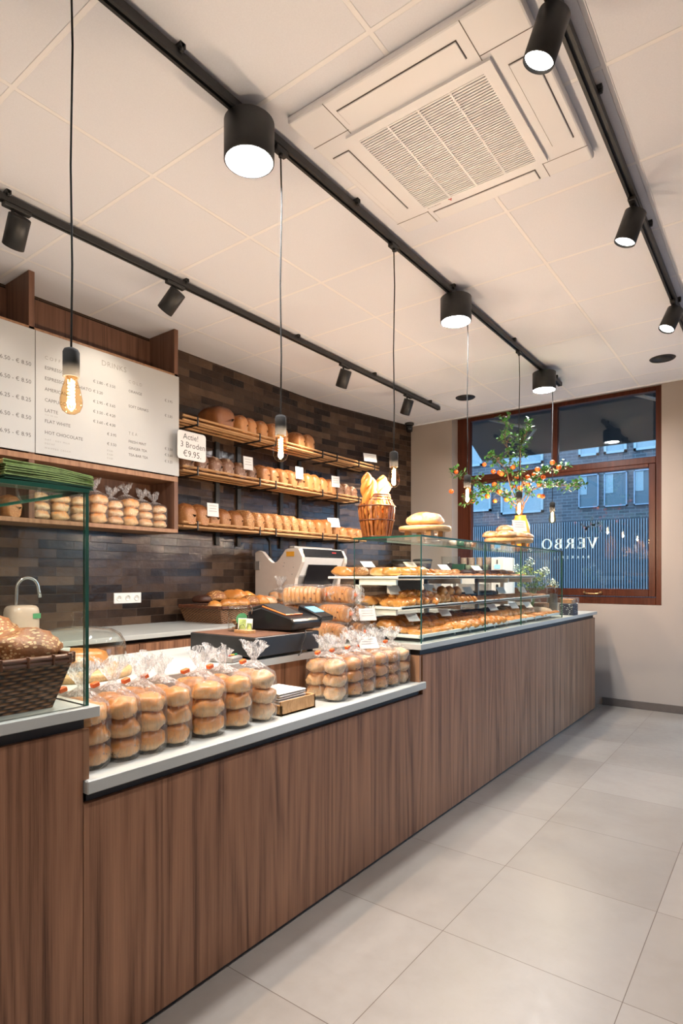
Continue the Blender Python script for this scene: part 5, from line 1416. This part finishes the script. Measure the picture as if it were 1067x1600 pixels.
BT.put((VC[0] - 0.005, VC[1] + 0.028, T2 + 0.012), 0, 'plaited bread twist leaning right in the slatted basket', 'bread twists in the slatted basket', (1.25, 1.25, 1.05), rot=(-0.16, -0.02, 0.0))
BT.put((VC[0] - 0.030, VC[1] - 0.003, T2 + 0.012), 0, 'short plaited bread twist low between the two tall ones', 'bread twists in the slatted basket', (1.1, 1.1, 0.80), rot=(0.0, -0.06, 0.0))

def round_board(name, c, r, label, oval=1.0, hgt=0.075, legs=4):
    e = empty(name, c, label, 'serving board', 'raised serving boards')
    g = G(); g.lathe([(0.001, hgt - 0.026), (r - 0.004, hgt - 0.026), (r, hgt - 0.020), (r, hgt - 0.004), (r - 0.004, hgt), (0.001, hgt)], (0, 0, 0), 48)
    g.xf(Matrix.Diagonal((1, oval, 1, 1)))
    part('board', g, 'boardwood', e, True)
    for k in range(legs):
        a = PI / 4 + 2 * PI * k / legs; x, y = r * 0.66 * math.cos(a), r * 0.66 * oval * math.sin(a)
        g = G(); g.box(x - 0.016, x + 0.016, y - 0.016, y + 0.016, 0, hgt - 0.0265, 0.002); part('leg', g, 'boardwood', e, True)
    return e
round_board('serving_board', (-1.66, 3.02, T2), 0.150, 'round wooden board on legs with one floured loaf at the near corner of the case')
round_board('serving_board', (-1.665, 4.33, T2), 0.170, 'oval wooden board on legs with pale loaves at the far end of the case', 1.35, 0.070)
KB['boule'].put((-1.66, 3.02, T2 + 0.076), 0.4, 'large round floured loaf alone on the near board', 'floured loaves on the boards', (1.02, 1.08, 1.0))
for (x, y, z, sc, s) in ((-1.62, 4.16, 0, (0.72, .8, .62), 'left of four on the far board'), (-1.60, 4.33, 0, (0.72, .82, .66), 'front middle of four on the far board'), (-1.61, 4.50, 0, (0.70, .8, .66), 'right of four on the far board'), (-1.70, 4.36, 0.052, (0.70, .85, .66), 'on top behind the card on the far board')):
    KB['boule'].put((x, y, T2 + 0.071 + z), 0.2 * y, 'smaller floured loaf ' + s, 'floured loaves on the boards', sc)
KB['boule'].put((-1.745, 4.20, T2 + 0.071), 1, 'smaller floured loaf at the back of the far board', 'floured loaves on the boards', (.7, .7, .66))
card(-1.575, 4.33, T2 + 0.125, 0.135, 0.085, 0.2, -0.45, 'white card leaning against the pale loaves on the far board', 'price cards', False)
# stack of small dark boards behind the near board
ck = empty('crispbread_stack', (-1.80, 3.33, T2), 'small stack of dark crispbread behind the near board', 'crispbread')
for i in range(5):
    g = G(); g.box(-0.05, 0.05, -0.06, 0.06, i * 0.02, i * 0.02 + 0.0175, 0.003, Matrix.Rotation(0.1 * i, 4, 'Z')); part('crispbread', g, 'loaf_flour', ck, True)
for i, (y, m_) in enumerate(((3.66, 'cup'), (3.78, 'dark_green'), (3.90, 'skirting'), (3.98, 'loaf_dark'))):
    r = empty('jam_jar', (-1.80, y, T2), 'small jam jar on the case top behind the loaves, %s from the near end' % ORD[i], 'jar', 'small jars on the case top')
    g = G(); g.lathe([(0.001, 0), (0.024, 0), (0.026, 0.004), (0.026, 0.032), (0.001, 0.032)], (-1.80, y, T2), 20); part('glass', g, m_, r)
    g = G(); g.lathe([(0.001, 0.033), (0.025, 0.033), (0.025, 0.043), (0.001, 0.043)], (-1.80, y, T2), 20); part('lid', g, 'copper_lid' if i % 2 else 'dark_green', r)

VA = (-1.775, 4.88, T2)
vs = empty('ochre_vase', VA, 'ochre yellow glazed vase on the far end of the glass case', 'vase')
g = G(); g.lathe([(0.001, 0.0), (0.060, 0.0), (0.074, 0.03), (0.080, 0.09), (0.078, 0.16), (0.070, 0.22), (0.054, 0.265), (0.044, 0.285), (0.046, 0.298), (0.041, 0.298), (0.040, 0.285), (0.05, 0.262), (0.001, 0.05)], VA, 40); part('body', g, 'ochre', vs)
fb = empty('orange_tree_branches', (VA[0], VA[1], T2 + 0.28), 'spreading branches with green leaves and small oranges standing in the ochre vase', 'branches')
a_ = math.atan(691.5 / 923.6); Sx, Cx = math.sin(a_), math.cos(a_)
def spot(u, z, d):   # u to the right across the shop, d away from the counter end
    return Vector((VA[0] + Cx * u - Sx * d, VA[1] + Sx * u + Cx * d, z))
base = Vector((VA[0], VA[1], T2 + 0.27))
random.seed(12)
mainb = [[(-0.02, 1.85, 0.0), (-0.10, 1.93, .03), (-0.26, 2.03, .06), (-0.40, 2.08, .05), (-0.55, 2.15, .03)],
         [(-0.03, 1.88, 0.0), (-0.13, 1.98, -.05), (-0.30, 1.99, -.08), (-0.42, 1.93, -.10), (-0.47, 1.88, -.10)],
         [(0.0, 1.9, 0.0), (-0.05, 2.08, .04), (-0.09, 2.28, .02), (-0.13, 2.45, .0), (-0.11, 2.62, .0)],
         [(0.01, 1.9, 0.0), (0.0, 2.10, -.03), (-0.03, 2.32, -.06), (0.02, 2.45, -.06), (0.06, 2.53, -.05)],
         [(0.02, 1.9, 0.0), (0.06, 2.02, .05), (0.15, 2.12, .08), (0.29, 2.19, .10), (0.44, 2.22, .1)],
         [(0.02, 1.88, 0.0), (0.08, 2.0, -.05), (0.20, 2.04, -.08), (0.33, 2.03, -.10), (0.46, 2.02, -.12)],
         [(-0.02, 1.9, 0), (-0.12, 2.1, -.08), (-0.20, 2.22, -.10), (-0.27, 2.27, -.12)]]
g = G(); g2 = G()
leafpts = []
for br_ in mainb:
    pts = [base] + [spot(*p) for p in br_]
    fine = []
    for p, q in zip(pts, pts[1:]):
        for k in range(4): fine.append(p.lerp(q, k / 4) + Vector((random.uniform(-.008, .008),) * 3))
    fine.append(pts[-1])
    g.tube(fine, [0.0065 * (1 - 0.75 * i / len(fine)) for i in range(len(fine))], 6)
    for i in range(6, len(fine)):
        for _ in range(2 if i < len(fine) * 0.5 else 4):
            d = Vector((random.uniform(-1, 1), random.uniform(-1, 1), random.uniform(-.4, 1))).normalized() * random.uniform(0.03, 0.09)
            e = fine[i] + d; g.tube([fine[i], fine[i] + d * 0.6 + Vector((0, 0, .006)), e], [0.0022, 0.0016, 0.001], 5)
            leafpts += [fine[i] + d * 0.6, e]
part('branch', g, 'twig', fb)
def leaf(g, p, d, l, wd):
    d = d.normalized(); s_ = d.cross(Vector((random.uniform(-.3, .3), random.uniform(-.3, .3), 1))).normalized(); n_ = s_.cross(d)
    c = [p, p + d * l * .3 + s_ * wd + n_ * wd * .3, p + d * l * .7 + s_ * wd * .8 + n_ * wd * .2, p + d * l, p + d * l * .7 - s_ * wd * .8 + n_ * wd * .2, p + d * l * .3 - s_ * wd + n_ * wd * .3]
    m1, m2 = p + d * l * .3, p + d * l * .7
    V = [g.bm.verts.new(q) for q in c]; a, b = g.bm.verts.new(m1), g.bm.verts.new(m2)
    for q in ((V[0], V[1], a), (V[0], a, V[5]), (V[1], V[2], b, a), (a, b, V[4], V[5]), (V[2], V[3], b), (b, V[3], V[4])): g.f(q, True)
for p in leafpts:
    for _ in range(2):
        leaf(g2, p, Vector((random.uniform(-1, 1), random.uniform(-1, 1), random.uniform(-.7, .9))), random.uniform(0.028, 0.050), random.uniform(0.008, 0.013))
part('foliage', g2, 'leaf', fb)
FR = [(340, 470), (425, 510), (445, 555), (467, 520), (132, 522), (203, 675), (108, 660), (407, 625), (410, 750), (270, 735), (345, 720), (560, 488), (575, 628), (583, 658), (603, 553), (668, 565), (648, 632), (665, 600), (740, 630), (732, 510), (740, 532), (825, 470), (913, 485), (800, 558), (725, 718), (805, 700), (505, 735), (440, 683)]
for i, (fx, fy) in enumerate(FR):
    u = (fx - 612) / 4.85 * 5.0 / 923.6; z = 1.285 + (270 - fy / 4.85) * 5.0 / 923.6
    p = spot(u, z, 0.10 * math.sin(i * 2.3)); r_ = 0.0215 if i % 4 else 0.0185
    g = G(); g.ball(p, r_, 16, 10, 0.92, 0.05, i); part('orange', g, 'orange_fruit', fb)

# hydrangea bouquet in a glass vase and packs at the end of the counter
HV = (-1.86, 5.42, WT)
hv = empty('glass_vase', HV, 'round clear glass vase behind the far end of the glass case', 'vase')
g = G(); g.lathe([(0.001, 0.0), (0.05, 0.0), (0.075, 0.03), (0.085, 0.08), (0.07, 0.13), (0.04, 0.17), (0.038, 0.20), (0.05, 0.215), (0.047, 0.215), (0.035, 0.20), (0.037, 0.17), (0.066, 0.13), (0.081, 0.08), (0.07, 0.032), (0.001, 0.006)], HV, 36); part('glass', g, 'clear', hv)
bq = empty('hydrangea_bouquet', (HV[0], HV[1], WT + 0.2), 'bouquet of lime green hydrangeas and white blossom in the glass vase', 'flowers')
random.seed(31)
heads = [((-0.11, -0.01, 0.19), 0.060, 'petal'), ((-0.04, 0.03, 0.25), 0.055, 'petal'), ((0.05, 0.0, 0.20), 0.060, 'petal'), ((-0.09, 0.0, 0.10), 0.050, 'petal'), ((0.0, 0.02, 0.14), 0.055, 'leaf'), ((0.12, 0.02, 0.24), 0.045, 'petal_w'), ((0.17, 0.0, 0.15), 0.035, 'petal_w'), ((-0.02, 0.0, 0.33), 0.04, 'petal_w'), ((-0.14, 0, 0.27), 0.035, 'petal_w'), ((0.22, 0.02, 0.12), 0.03, 'petal_w'), ((0.07, 0.0, 0.11), 0.05, 'leaf')]
g3 = G()
for (u, d, z), r_, m_ in heads:
    cpt = Vector((HV[0] + Cx * u - Sx * d, HV[1] + Sx * u + Cx * d, WT + 0.14 + z)); g = G()
    for k in range(90 if r_ > 0.04 else 45):
        dv = Vector((random.gauss(0, 1), random.gauss(0, 1), random.gauss(0, 1))).normalized(); p = cpt + dv * r_ * random.uniform(0.75, 1.05)
        leaf(g, p, dv.cross(Vector((random.random(), random.random(), random.random()))), 0.02, 0.008)
    part('flower_head', g, m_, bq)
    g3.tube([Vector((HV[0], HV[1], WT + 0.03)), Vector((HV[0], HV[1], WT + 0.2)).lerp(cpt, 0.2), cpt], 0.003, 5)
part('stem', g3, 'leaf', bq)
jb = empty('storage_jar', (-1.74, 5.62, WT), 'glass storage jar with copper lid at the end of the counter', 'jar')
g = G(); g.lathe([(0.001, 0), (0.05, 0), (0.05, 0.225), (0.046, 0.235), (0.001, 0.235)], (-1.74, 5.62, WT), 30); part('glass', g, 'clear', jb)
g = G(); g.lathe([(0.001, 0.006), (0.046, 0.006), (0.046, 0.17), (0.001, 0.18)], (-1.74, 5.62, WT), 30); part('contents', g, 'skirting', jb)
g = G(); g.lathe([(0.001, 0.236), (0.054, 0.236), (0.054, 0.252), (0.001, 0.256)], (-1.74, 5.62, WT), 30); part('lid', g, 'copper_lid', jb)
px_ = empty('gift_box', (-1.50, 5.36, WT), 'dark blue patterned box with white speckles under a clear tray at the counter end', 'box')
g = G(); g.box(-1.575, -1.455, 5.28, 5.42, WT, WT + 0.10, 0.003); part('box', g, flat('navy_card', (0.02, 0.025, 0.045), 0.5), px_)
g = G()
for i in range(60):
    a, b = random.random(), random.random(); r_ = random.uniform(0.002, 0.0045)
    if i % 2: g.box(-1.4549, -1.4545, 5.285 + a * 0.125, 5.285 + a * 0.125 + r_ * 1.6, WT + 0.008 + b * 0.085, WT + 0.008 + b * 0.085 + r_)
    else: g.box(-1.57 + a * 0.11, -1.57 + a * 0.11 + r_ * 1.6, 5.2795, 5.28, WT + 0.008 + b * 0.085, WT + 0.008 + b * 0.085 + r_)
part('pattern', g, 'petal_w', px_)
rt = empty('rusk_pack', (-1.50, 5.36, WT + 0.1), 'clear lidded pack of pale rusks on top of the dark patterned box', 'pack')
for i in range(9):
    g = G(); g.box(-1.565, -1.47, 5.285 + i * 0.0145, 5.296 + i * 0.0145, WT + 0.102, WT + 0.140, 0.003); part('rusk', g, 'loaf_seed', rt)
g = G(); g.box(-1.58, -1.445, 5.272, 5.43, WT + 0.1015, WT + 0.152, 0.008); part('clear_tray', g, 'bag', rt)
br3 = empty('paper_roll_stack', (-1.68, 5.17, WT), 'low wooden crate with twine rolls just behind the case end', 'crate')
g = G(); g.box(-1.73, -1.62, 5.04, 5.20, WT, WT + 0.06, 0.003); part('crate', g, 'walnut_edge', br3)
for k in range(3):
    g = G(); g.cyl((-1.72, 5.06 + k * 0.05, WT + 0.085), (-1.63, 5.06 + k * 0.05, WT + 0.085), 0.024, n=18); part('roll', g, 'cookie', br3)

# ---- machines behind the long case, on the counter under the window
cm = empty('coffee_machine', (-3.45, 5.95, 0.92), 'wide grey coffee machine with two bean hoppers behind the glass case', 'coffee machine')
g = G(); g.box(-3.68, -3.16, 5.78, 6.18, 0.921, 1.335, 0.01); part('body', g, 'machine', cm)
g = G(); g.box(-3.60, -3.22, 5.774, 5.7795, 1.05, 1.24, 0.002); part('front_panel', g, 'black_gloss', cm)
for x in (-3.585, -3.30):
    g = G(); g.lathe([(0.001, 0.0), (0.085, 0.0), (0.10, 0.09), (0.001, 0.09)], (x, 5.95, 1.336), 28); hp = part('hopper', g, 'beans', cm)
    g = G(); g.lathe([(0.101, 0.05), (0.106, 0.12), (0.104, 0.12), (0.101, 0.091)], (x, 5.95, 1.336), 28); part('hopper_glass', g, 'clear', hp)
    g = G(); g.lathe([(0.001, 0.121), (0.112, 0.121), (0.112, 0.134), (0.09, 0.142), (0.001, 0.142)], (x, 5.95, 1.336), 28); part('hopper_lid', g, 'black', hp)
gm = empty('coffee_grinder', (-2.95, 5.95, 0.92), 'steel coffee grinder with a smoky conical hopper behind the glass case', 'coffee grinder')
g = G(); g.box(-3.02, -2.88, 5.85, 6.05, 0.921, 1.30, 0.012); part('body', g, 'machine_lt', gm)
g = G(); g.lathe([(0.035, 1.30), (0.05, 1.33), (0.10, 1.42), (0.105, 1.50), (0.10, 1.50), (0.095, 1.42), (0.03, 1.32)], (-2.95, 5.95, 0), 30); hp = part('hopper', g, 'clear', gm)
g = G(); g.lathe([(0.001, 1.302), (0.03, 1.302), (0.085, 1.41), (0.001, 1.43)], (-2.95, 5.95, 0), 24); part('beans', g, 'beans', hp)
em = empty('espresso_machine', (-2.62, 5.98, 0.92), 'white espresso machine with cups stacked on its top below the window', 'espresso machine')
g = G(); g.box(-2.84, -2.42, 5.84, 6.24, 1.0, 1.30, 0.01); g.box(-2.84, -2.42, 5.92, 6.24, 0.93, 1.0, 0.005); part('body', g, 'machine_lt', em)
g = G(); g.box(-2.80, -2.46, 5.834, 5.8395, 1.08, 1.20, 0.002); part('front_panel', g, 'steel', em)
g = G(); g.box(-2.84, -2.42, 5.72, 5.92, 0.921, 0.955, 0.004); part('drip_tray', g, 'steel', em)
g = G(); g.box(-2.84, -2.42, 5.85, 6.23, 1.335, 1.343, 0.002); 
for x in (-2.83, -2.44): g.box(x, x + 0.008, 5.86, 5.87, 1.30, 1.335)
part('cup_rail', g, 'steel', em)
def mk_cups(mat, n):
    def f():
        r = empty('cup_stack', (0, 0, 0), 'x', 'cups')
        for i in range(n):
            g = G(); z = i * 0.020; g.lathe([(0.028, z), (0.036, z + 0.055), (0.0385, z + 0.056), (0.0385, z + 0.059), (0.034, z + 0.058), (0.026, z + 0.003)], n=24, caps=(True, False)); part('cup', g, mat, r, True)
        return r
    return Kind(f)
K1, K2 = mk_cups('cup', 5), mk_cups('cup_g', 3)
for i, x in enumerate((-2.79, -2.70, -2.61, -2.52)): K1.put((x, 5.95, 1.344), 0, 'stack of brown paper cups on the espresso machine, %s from the left' % ORD[i], 'stacked cups on the espresso machine')
for i, x in enumerate((-2.70, -2.60, -2.50)): K2.put((x, 5.86 + 0.0, 1.344), 0, 'short stack of sage green cups in front of the brown cups, %s from the left' % ORD[i], 'stacked cups on the espresso machine', (0.8, 0.8, 0.6))
g = G(); g.box(-0.07, 0.07, -0.03, 0.03, 0, 0.07, 0.003); solo('tea_box', g, 'dark_green', 'small dark green box beside the cups on the espresso machine', 'box').location = (-2.805, 5.882 - 0.02, 1.344)
fr = empty('water_dispenser', (-2.33, 5.9, 0.92), 'slim white cabinet with a small blue display below the window', 'dispenser')
g = G(); g.box(-2.40, -2.26, 5.75, 6.05, 0.921, 1.475, 0.008); part('body', g, 'white_plastic', fr)
g = G(); g.box(-2.36, -2.30, 5.745, 5.7495, 1.36, 1.40, 0.001); part('display', g, 'screen_blue', fr)
g = G(); g.box(-2.342, -2.318, 5.742, 5.7495, 1.10, 1.20, 0.001); g.box(-2.335, -2.325, 5.742, 5.7495, 1.41, 1.45, 0.001); part('slot', g, 'black', fr)

# ============================================================ CEILING EQUIPMENT
TRZ0, TRZ1 = 3.070, 3.102
def track(x, y0, y1, label):
    r = empty('track_rail', (x, (y0 + y1) / 2, CZ), label, 'lighting track', 'black ceiling lighting tracks')
    g = G(); g.prism([(x - 0.018, TRZ0), (x - 0.006, TRZ0), (x - 0.006, TRZ0 + 0.012), (x + 0.006, TRZ0 + 0.012), (x + 0.006, TRZ0), (x + 0.018, TRZ0), (x + 0.018, TRZ1), (x - 0.018, TRZ1)], y0, y1, 'y')
    part('rail', g, 'black', r)
    y = y0 + 0.4
    while y < y1:
        g = G(); g.box(x - 0.004, x + 0.032, y - 0.011, y + 0.011, TRZ1, CZ - 0.0005); g.box(x + 0.019, x + 0.032, y - 0.006, y + 0.006, TRZ1 - 0.012, CZ - 0.0005, 0.001); part('bracket', g, 'black', r); y += 1.05
    g = G(); g.box(x - 0.019, x + 0.019, y1, y1 + 0.02, TRZ0 - 0.002, TRZ1 + 0.002, 0.002); part('end_cap', g, 'black', r)
    return r
T1X, T2X, T3X = -2.975, -1.685, -0.575
track(T1X, -1.2, 5.70, 'black lighting track nearest the tiled wall')
track(T2X, -1.2, 5.66, 'black lighting track above the front of the counter')
track(T3X, -1.2, 5.20, 'black lighting track over the shop floor at right')

def area(name, par, loc, size, power, c, rot=(0, 0, 0), spread=PI):
    d = bpy.data.lights.new(name, 'AREA'); d.shape = 'DISK'; d.size = size; d.energy = power; d.color = c; d.spread = spread
    o = bpy.data.objects.new(name, d); col.objects.link(o); o.parent = par; o.location = loc; o.rotation_euler = rot
    return o
def mk_down():
    r = empty('ceiling_downlight', (0, 0, 0), 'x', 'ceiling light')
    R = 0.0985; h = 0.155
    g = G(); g.lathe([(0.001, 0.0), (R - 0.004, 0.0), (R, -0.004), (R, -h + 0.002), (R - 0.002, -h), (R - 0.006, -h), (R - 0.007, -h + 0.02), (0.001, -h + 0.022)], n=48)
    part('housing', g, 'black', r, True)
    g = G(); g.lathe([(R - 0.0075, -h + 0.001), (R - 0.018, -h + 0.018), (R - 0.018, -h + 0.021), (R - 0.0075, -h + 0.021)], n=48); part('reflector', g, 'white_plastic', r, True)
    g = G(); g.lathe([(0.001, -h + 0.015), (R - 0.019, -h + 0.015), (R - 0.019, -h + 0.020), (0.001, -h + 0.020)], n=48); part('diffuser', g, 'disc', r, True, label='bright white diffuser')
    area('downlight_lamp', r, (0, 0, -h + 0.012), 0.15, DOWN_W, WHITE)
    return r
KD = Kind(mk_down)
for y, s in ((1.645, 'nearest the camera on the counter track'), (3.474, 'second on the counter track'), (5.215, 'last on the counter track by the window'), (-0.3, 'added out of view behind the camera on the counter track')):  # last one is out of view, added to brighten the ceiling
    KD.put((T2X, y, TRZ0 - 0.001), 0, 'black cylinder downlight ' + s, 'cylinder downlights on the middle track')

def pendant():
    r = empty('pendant_lamp', (0, 0, 0), 'x', 'pendant lamp')
    TZ_ = TRZ0 - 0.0
    g = G(); g.box(-0.016, 0.016, -0.035, 0.035, TZ_ - 0.022, TZ_ - 0.0005, 0.003); g.cyl((0, 0, TZ_ - 0.034), (0, 0, TZ_ - 0.02), 0.009); part('track_adapter', g, 'black', r, True)
    g = G(); g.tube([(0.0, 0, TZ_ - 0.03), (0.004, 0.002, 2.85), (-0.001, -0.001, 2.5), (0.002, 0.002, 2.2), (0, 0, 1.955)], 0.0032, 8); part('cord', g, 'cord', r, True)
    g = G(); g.lathe([(0.001, 1.955), (0.012, 1.957), (0.020, 1.953), (0.0235, 1.945), (0.0235, 1.872), (0.019, 1.872), (0.019, 1.90), (0.001, 1.90)], n=28); part('lamp_holder', g, 'cord', r, True)
    g = G(); g.lathe([(0.014, 1.90), (0.0145, 1.878), (0.018, 1.862), (0.026, 1.835), (0.0315, 1.805), (0.031, 1.788), (0.024, 1.772), (0.012, 1.764), (0.001, 1.762)], n=32); part('bulb', g, 'amber', r, True, label='teardrop amber glass bulb')
    g = G(); pts = []
    for i in range(70):
        t = i / 69; a = t * 2 * PI * 7; rr = 0.0085
        pts.append((rr * math.cos(a), rr * math.sin(a), 1.860 - 0.070 * t))
    g.tube(pts, 0.0019, 6); g.tube([(0, 0, 1.868), (0, 0, 1.785)], 0.0012, 6); part('filament', g, 'filament', r, True, label='glowing spiral filament')
    d = bpy.data.lights.new('bulb_light', 'POINT'); d.energy = BULB_W; d.color = WARM; d.shadow_soft_size = 0.012
    o = bpy.data.objects.new('bulb_light', d); col.objects.link(o); o.parent = r; o.location = (0, 0, 1.805)
    return r
KP = Kind(pendant)
for y, s in ((0.919, 'nearest, in front of the menu board'), (1.826, 'second, in front of the bread rack'), (2.721, 'third, beside the slatted basket'), (3.646, 'fourth, left of the orange branches'), (4.604, 'fifth, in the middle of the orange branches'), (5.445, 'last, nearest the window')):
    KP.put((T2X, y, 0), 0, 'teardrop filament bulb pendant ' + s, 'filament bulb pendants over the counter')

def spotlight(x, y, tilt, az, power, label, group, ang=1.2, c=WHITE, ln=0.145, rad=0.050, lit=True):
    """cylinder spot under a track; tilt from straight down towards azimuth az"""
    r = empty('track_spotlight', (x, y, TRZ0), label, 'spotlight', group)
    g = G(); g.box(-0.016, 0.016, -0.075, 0.055, -0.020, -0.0005, 0.003); part('track_adapter', g, 'black', r, True)
    g = G(); g.tube([(0, -0.03, -0.018), (0, -0.03, -0.045), (0, -0.012, -0.055)], 0.008, 10); part('swivel_arm', g, 'black', r, True)
    pv = Vector((0, 0, -0.060))
    ax = Vector((math.sin(tilt) * math.cos(az), math.sin(tilt) * math.sin(az), -math.cos(tilt)))
    q = Vector((0, 0, -1)).rotation_difference(ax).to_matrix().to_4x4()
    mt_ = Matrix.Translation(pv) @ q
    g = G(); g.lathe([(0.001, 0.02), (rad - 0.003, 0.02), (rad, 0.017), (rad, -ln + 0.02), (rad - 0.003, -ln + 0.018), (rad - 0.004, -ln + 0.035), (0.001, -ln + 0.036)], n=36); g.xf(mt_)
    b = part('housing', g, 'black', r, True)
    g = G(); g.lathe([(0.001, -ln + 0.030), (rad - 0.0045, -ln + 0.030), (rad - 0.0045, -ln + 0.034), (0.001, -ln + 0.034)], n=32); g.xf(mt_); part('lens', g, 'disc', b, True, label='bright white lens')
    d = bpy.data.lights.new('spot_lamp', 'SPOT'); d.energy = power; d.color = c; d.spot_size = ang; d.spot_blend = 0.6; d.shadow_soft_size = 0.035
    o = bpy.data.objects.new('spot_lamp', d); col.objects.link(o); o.parent = r; o.location = mt_ @ Vector((0, 0, -ln + 0.028)); o.rotation_euler = q.to_euler()
    return r
GS1, GS3 = 'spotlights on the wall side track', 'spotlights on the right track'
spotlight(T1X, 1.36, 0.70, PI - 0.1, WALLSPOT_W * 0.03, 'black cylinder spotlight at the left picture edge', GS1, c=WALLC)
spotlight(T1X, 2.29, 0.80, PI + 0.25, WALLSPOT_W * 0.11, 'black cylinder spotlight above the menu board', GS1, c=WALLC)
spotlight(T1X, 4.03, 0.50, PI - 0.25, WALLSPOT_W, 'black cylinder spotlight above the bread rack', GS1, c=WALLC)
spotlight(T1X, 5.08, 0.50, PI - 0.35, WALLSPOT_W, 'last black cylinder spotlight on the wall side track', GS1, c=WALLC)
spotlight(T3X, 1.86, 0.34, PI + 0.25, SPOT_W, 'large near black cylinder spotlight at the top right', GS3, 1.5)
spotlight(T3X, 3.11, 0.34, PI + 0.25, SPOT_W, 'middle black cylinder spotlight on the right track', GS3, 1.5)
spotlight(T3X, 4.40, 0.45, PI + 0.7, SPOT_W * 0.45, 'far black cylinder spotlight at the right picture edge', GS3, 1.5)
spotlight(T3X, 0.4, 0.45, PI + 0.1, SPOT_W, 'black cylinder spotlight added out of view behind the picture on the right track', GS3, 1.5)  # out of view, added as fill light from behind the camera

for (x, y), s in (((-2.622, 5.625), 'above the coffee machines'), ((-0.821, 5.612), 'near the right end of the window')):
    g = G(); g.lathe([(0.001, CZ - 0.004), (0.085, CZ - 0.004), (0.095, CZ - 0.007), (0.100, CZ - 0.001), (0.001, CZ - 0.0005)], (x, y, 0), 40)
    g.lathe([(0.001, CZ - 0.0075), (0.07, CZ - 0.0075), (0.07, CZ - 0.004)], (x, y, 0), 40)
    solo('ceiling_speaker', g, 'black', 'round black ceiling speaker ' + s, 'speaker', 'round black ceiling speakers', (x, y, CZ))
sc_ = empty('security_camera', (-3.60, 6.17, CZ), 'small black dome camera in the corner of the ceiling', 'security camera')
g = G(); g.lathe([(0.001, -0.0005), (0.055, -0.0005), (0.055, -0.02), (0.045, -0.03), (0.001, -0.03)], n=28); part('mount', g, 'black', sc_, True)
g = G(); g.cyl((0.0, 0.0, -0.03), (0.01, -0.02, -0.10), 0.042, 0.036); part('body', g, 'black_gloss', sc_, True)

# ---- ceiling cassette
ax0, ax1, ay0, ay1 = -1.590, -0.655, 1.757, 2.700
AC = empty('air_conditioner', ((ax0 + ax1) / 2, (ay0 + ay1) / 2, CZ), 'white square ceiling cassette air conditioner with a fine slatted grille', 'air conditioner')
acx, acy = (ax0 + ax1) / 2, (ay0 + ay1) / 2
g = G(); g.box(ax0, ax1, ay0, ay1, CZ - 0.034, CZ - 0.0005, 0.012, None, 3); part('panel', g, 'ac_white', AC)
gx0, gx1, gy0, gy1 = -1.436, -0.816, 1.948, 2.575
gz = CZ - 0.046
g = G()
ix0, ix1, iy0, iy1 = -1.400, -0.856, 1.990, 2.540
for q in ((gx0, ix0, gy0, gy1), (ix1, gx1, gy0, gy1), (ix0, ix1, gy0, iy0), (ix0, ix1, iy1, gy1)): g.box(*q, gz, CZ - 0.034, 0.0)
part('grille_frame', g, 'ac_white', AC)
g = G(); g.box(ix0, ix1, iy0, iy1, CZ - 0.0365, CZ - 0.0345); part('grille_recess_shade', g, 'ac_shadow', AC)
g = G(); ns = 42; st = (iy1 - iy0) / ns
for i in range(ns):
    y = iy0 + st * (i + 0.5) 
    g.box(ix0, ix1, y - 0.0036, y + 0.0036, gz + 0.0005, gz + 0.0065)
o = part('grille_slats', g, 'ac_white', AC)
g = G()
for k in range(1, 4):
    x = ix0 + (ix1 - ix0) * k / 4; g.box(x - 0.004, x + 0.004, iy0, iy1, gz - 0.0005, gz + 0.008)
part('grille_ribs', g, 'ac_white', AC)
for (a, b, c, d) in ((-1.385, -0.885, 1.822, 1.905), (-1.385, -0.885, 2.612, 2.680), (-1.555, -1.475, 2.02, 2.51), (-0.775, -0.692, 2.02, 2.51)):
    g = G(); g.box(a - 0.0028, b + 0.0028, c - 0.0028, d + 0.0028, CZ - 0.0352, CZ - 0.0338); part('louvre_gap_shade', g, 'ac_shadow' , AC)
    g = G(); g.box(a, b, c, d, CZ - 0.040, CZ - 0.0353, 0.002); part('louvre', g, 'ac_white', AC)
for (x0_, x1_, y0_, y1_) in ((ax0 + 0.004, gx0 + 0.03, 1.925, 1.928), (gx1 - 0.03, ax1 - 0.004, 1.925, 1.928), (ax0 + 0.004, gx0 + 0.03, 2.594, 2.597), (gx1 - 0.03, ax1 - 0.004, 2.594, 2.597), (-1.412, -1.409, ay0 + 0.004, 1.948), (-0.846, -0.843, ay0 + 0.004, 1.948), (-1.412, -1.409, 2.575, ay1 - 0.004), (-0.846, -0.843, 2.575, ay1 - 0.004)):
    g = G(); g.box(x0_, x1_, y0_, y1_, CZ - 0.0348, CZ - 0.0339); part('panel_joint', g, 'ac_shadow', AC)
mt = Matrix(((1, 0, 0, 0), (0, -1, 0, 0), (0, 0, -1, gz - 0.0004), (0, 0, 0, 1)))
g = text_geo([('MITSUBISHI', -1.390, -2.557, 0.012, 'LEFT', 1.2)], mt); part('lettering', g, 'ink', AC)
g = G()
for a in (PI / 2, PI / 2 + 2 * PI / 3, PI / 2 + 4 * PI / 3):
    u, v_ = math.cos(a), math.sin(a); p, q = -v_, u; cx, cy = -1.268, 2.556; L_ = 0.011; W_ = 0.0055
    g.prism([(cx, cy), (cx + u * L_ / 2 + p * W_ / 1.4, cy + v_ * L_ / 2 + q * W_ / 1.4), (cx + u * L_, cy + v_ * L_), (cx + u * L_ / 2 - p * W_ / 1.4, cy + v_ * L_ / 2 - q * W_ / 1.4)], gz - 0.0012, gz - 0.0002, 'z')
part('emblem', g, 'red', AC, label='small red three diamond emblem')
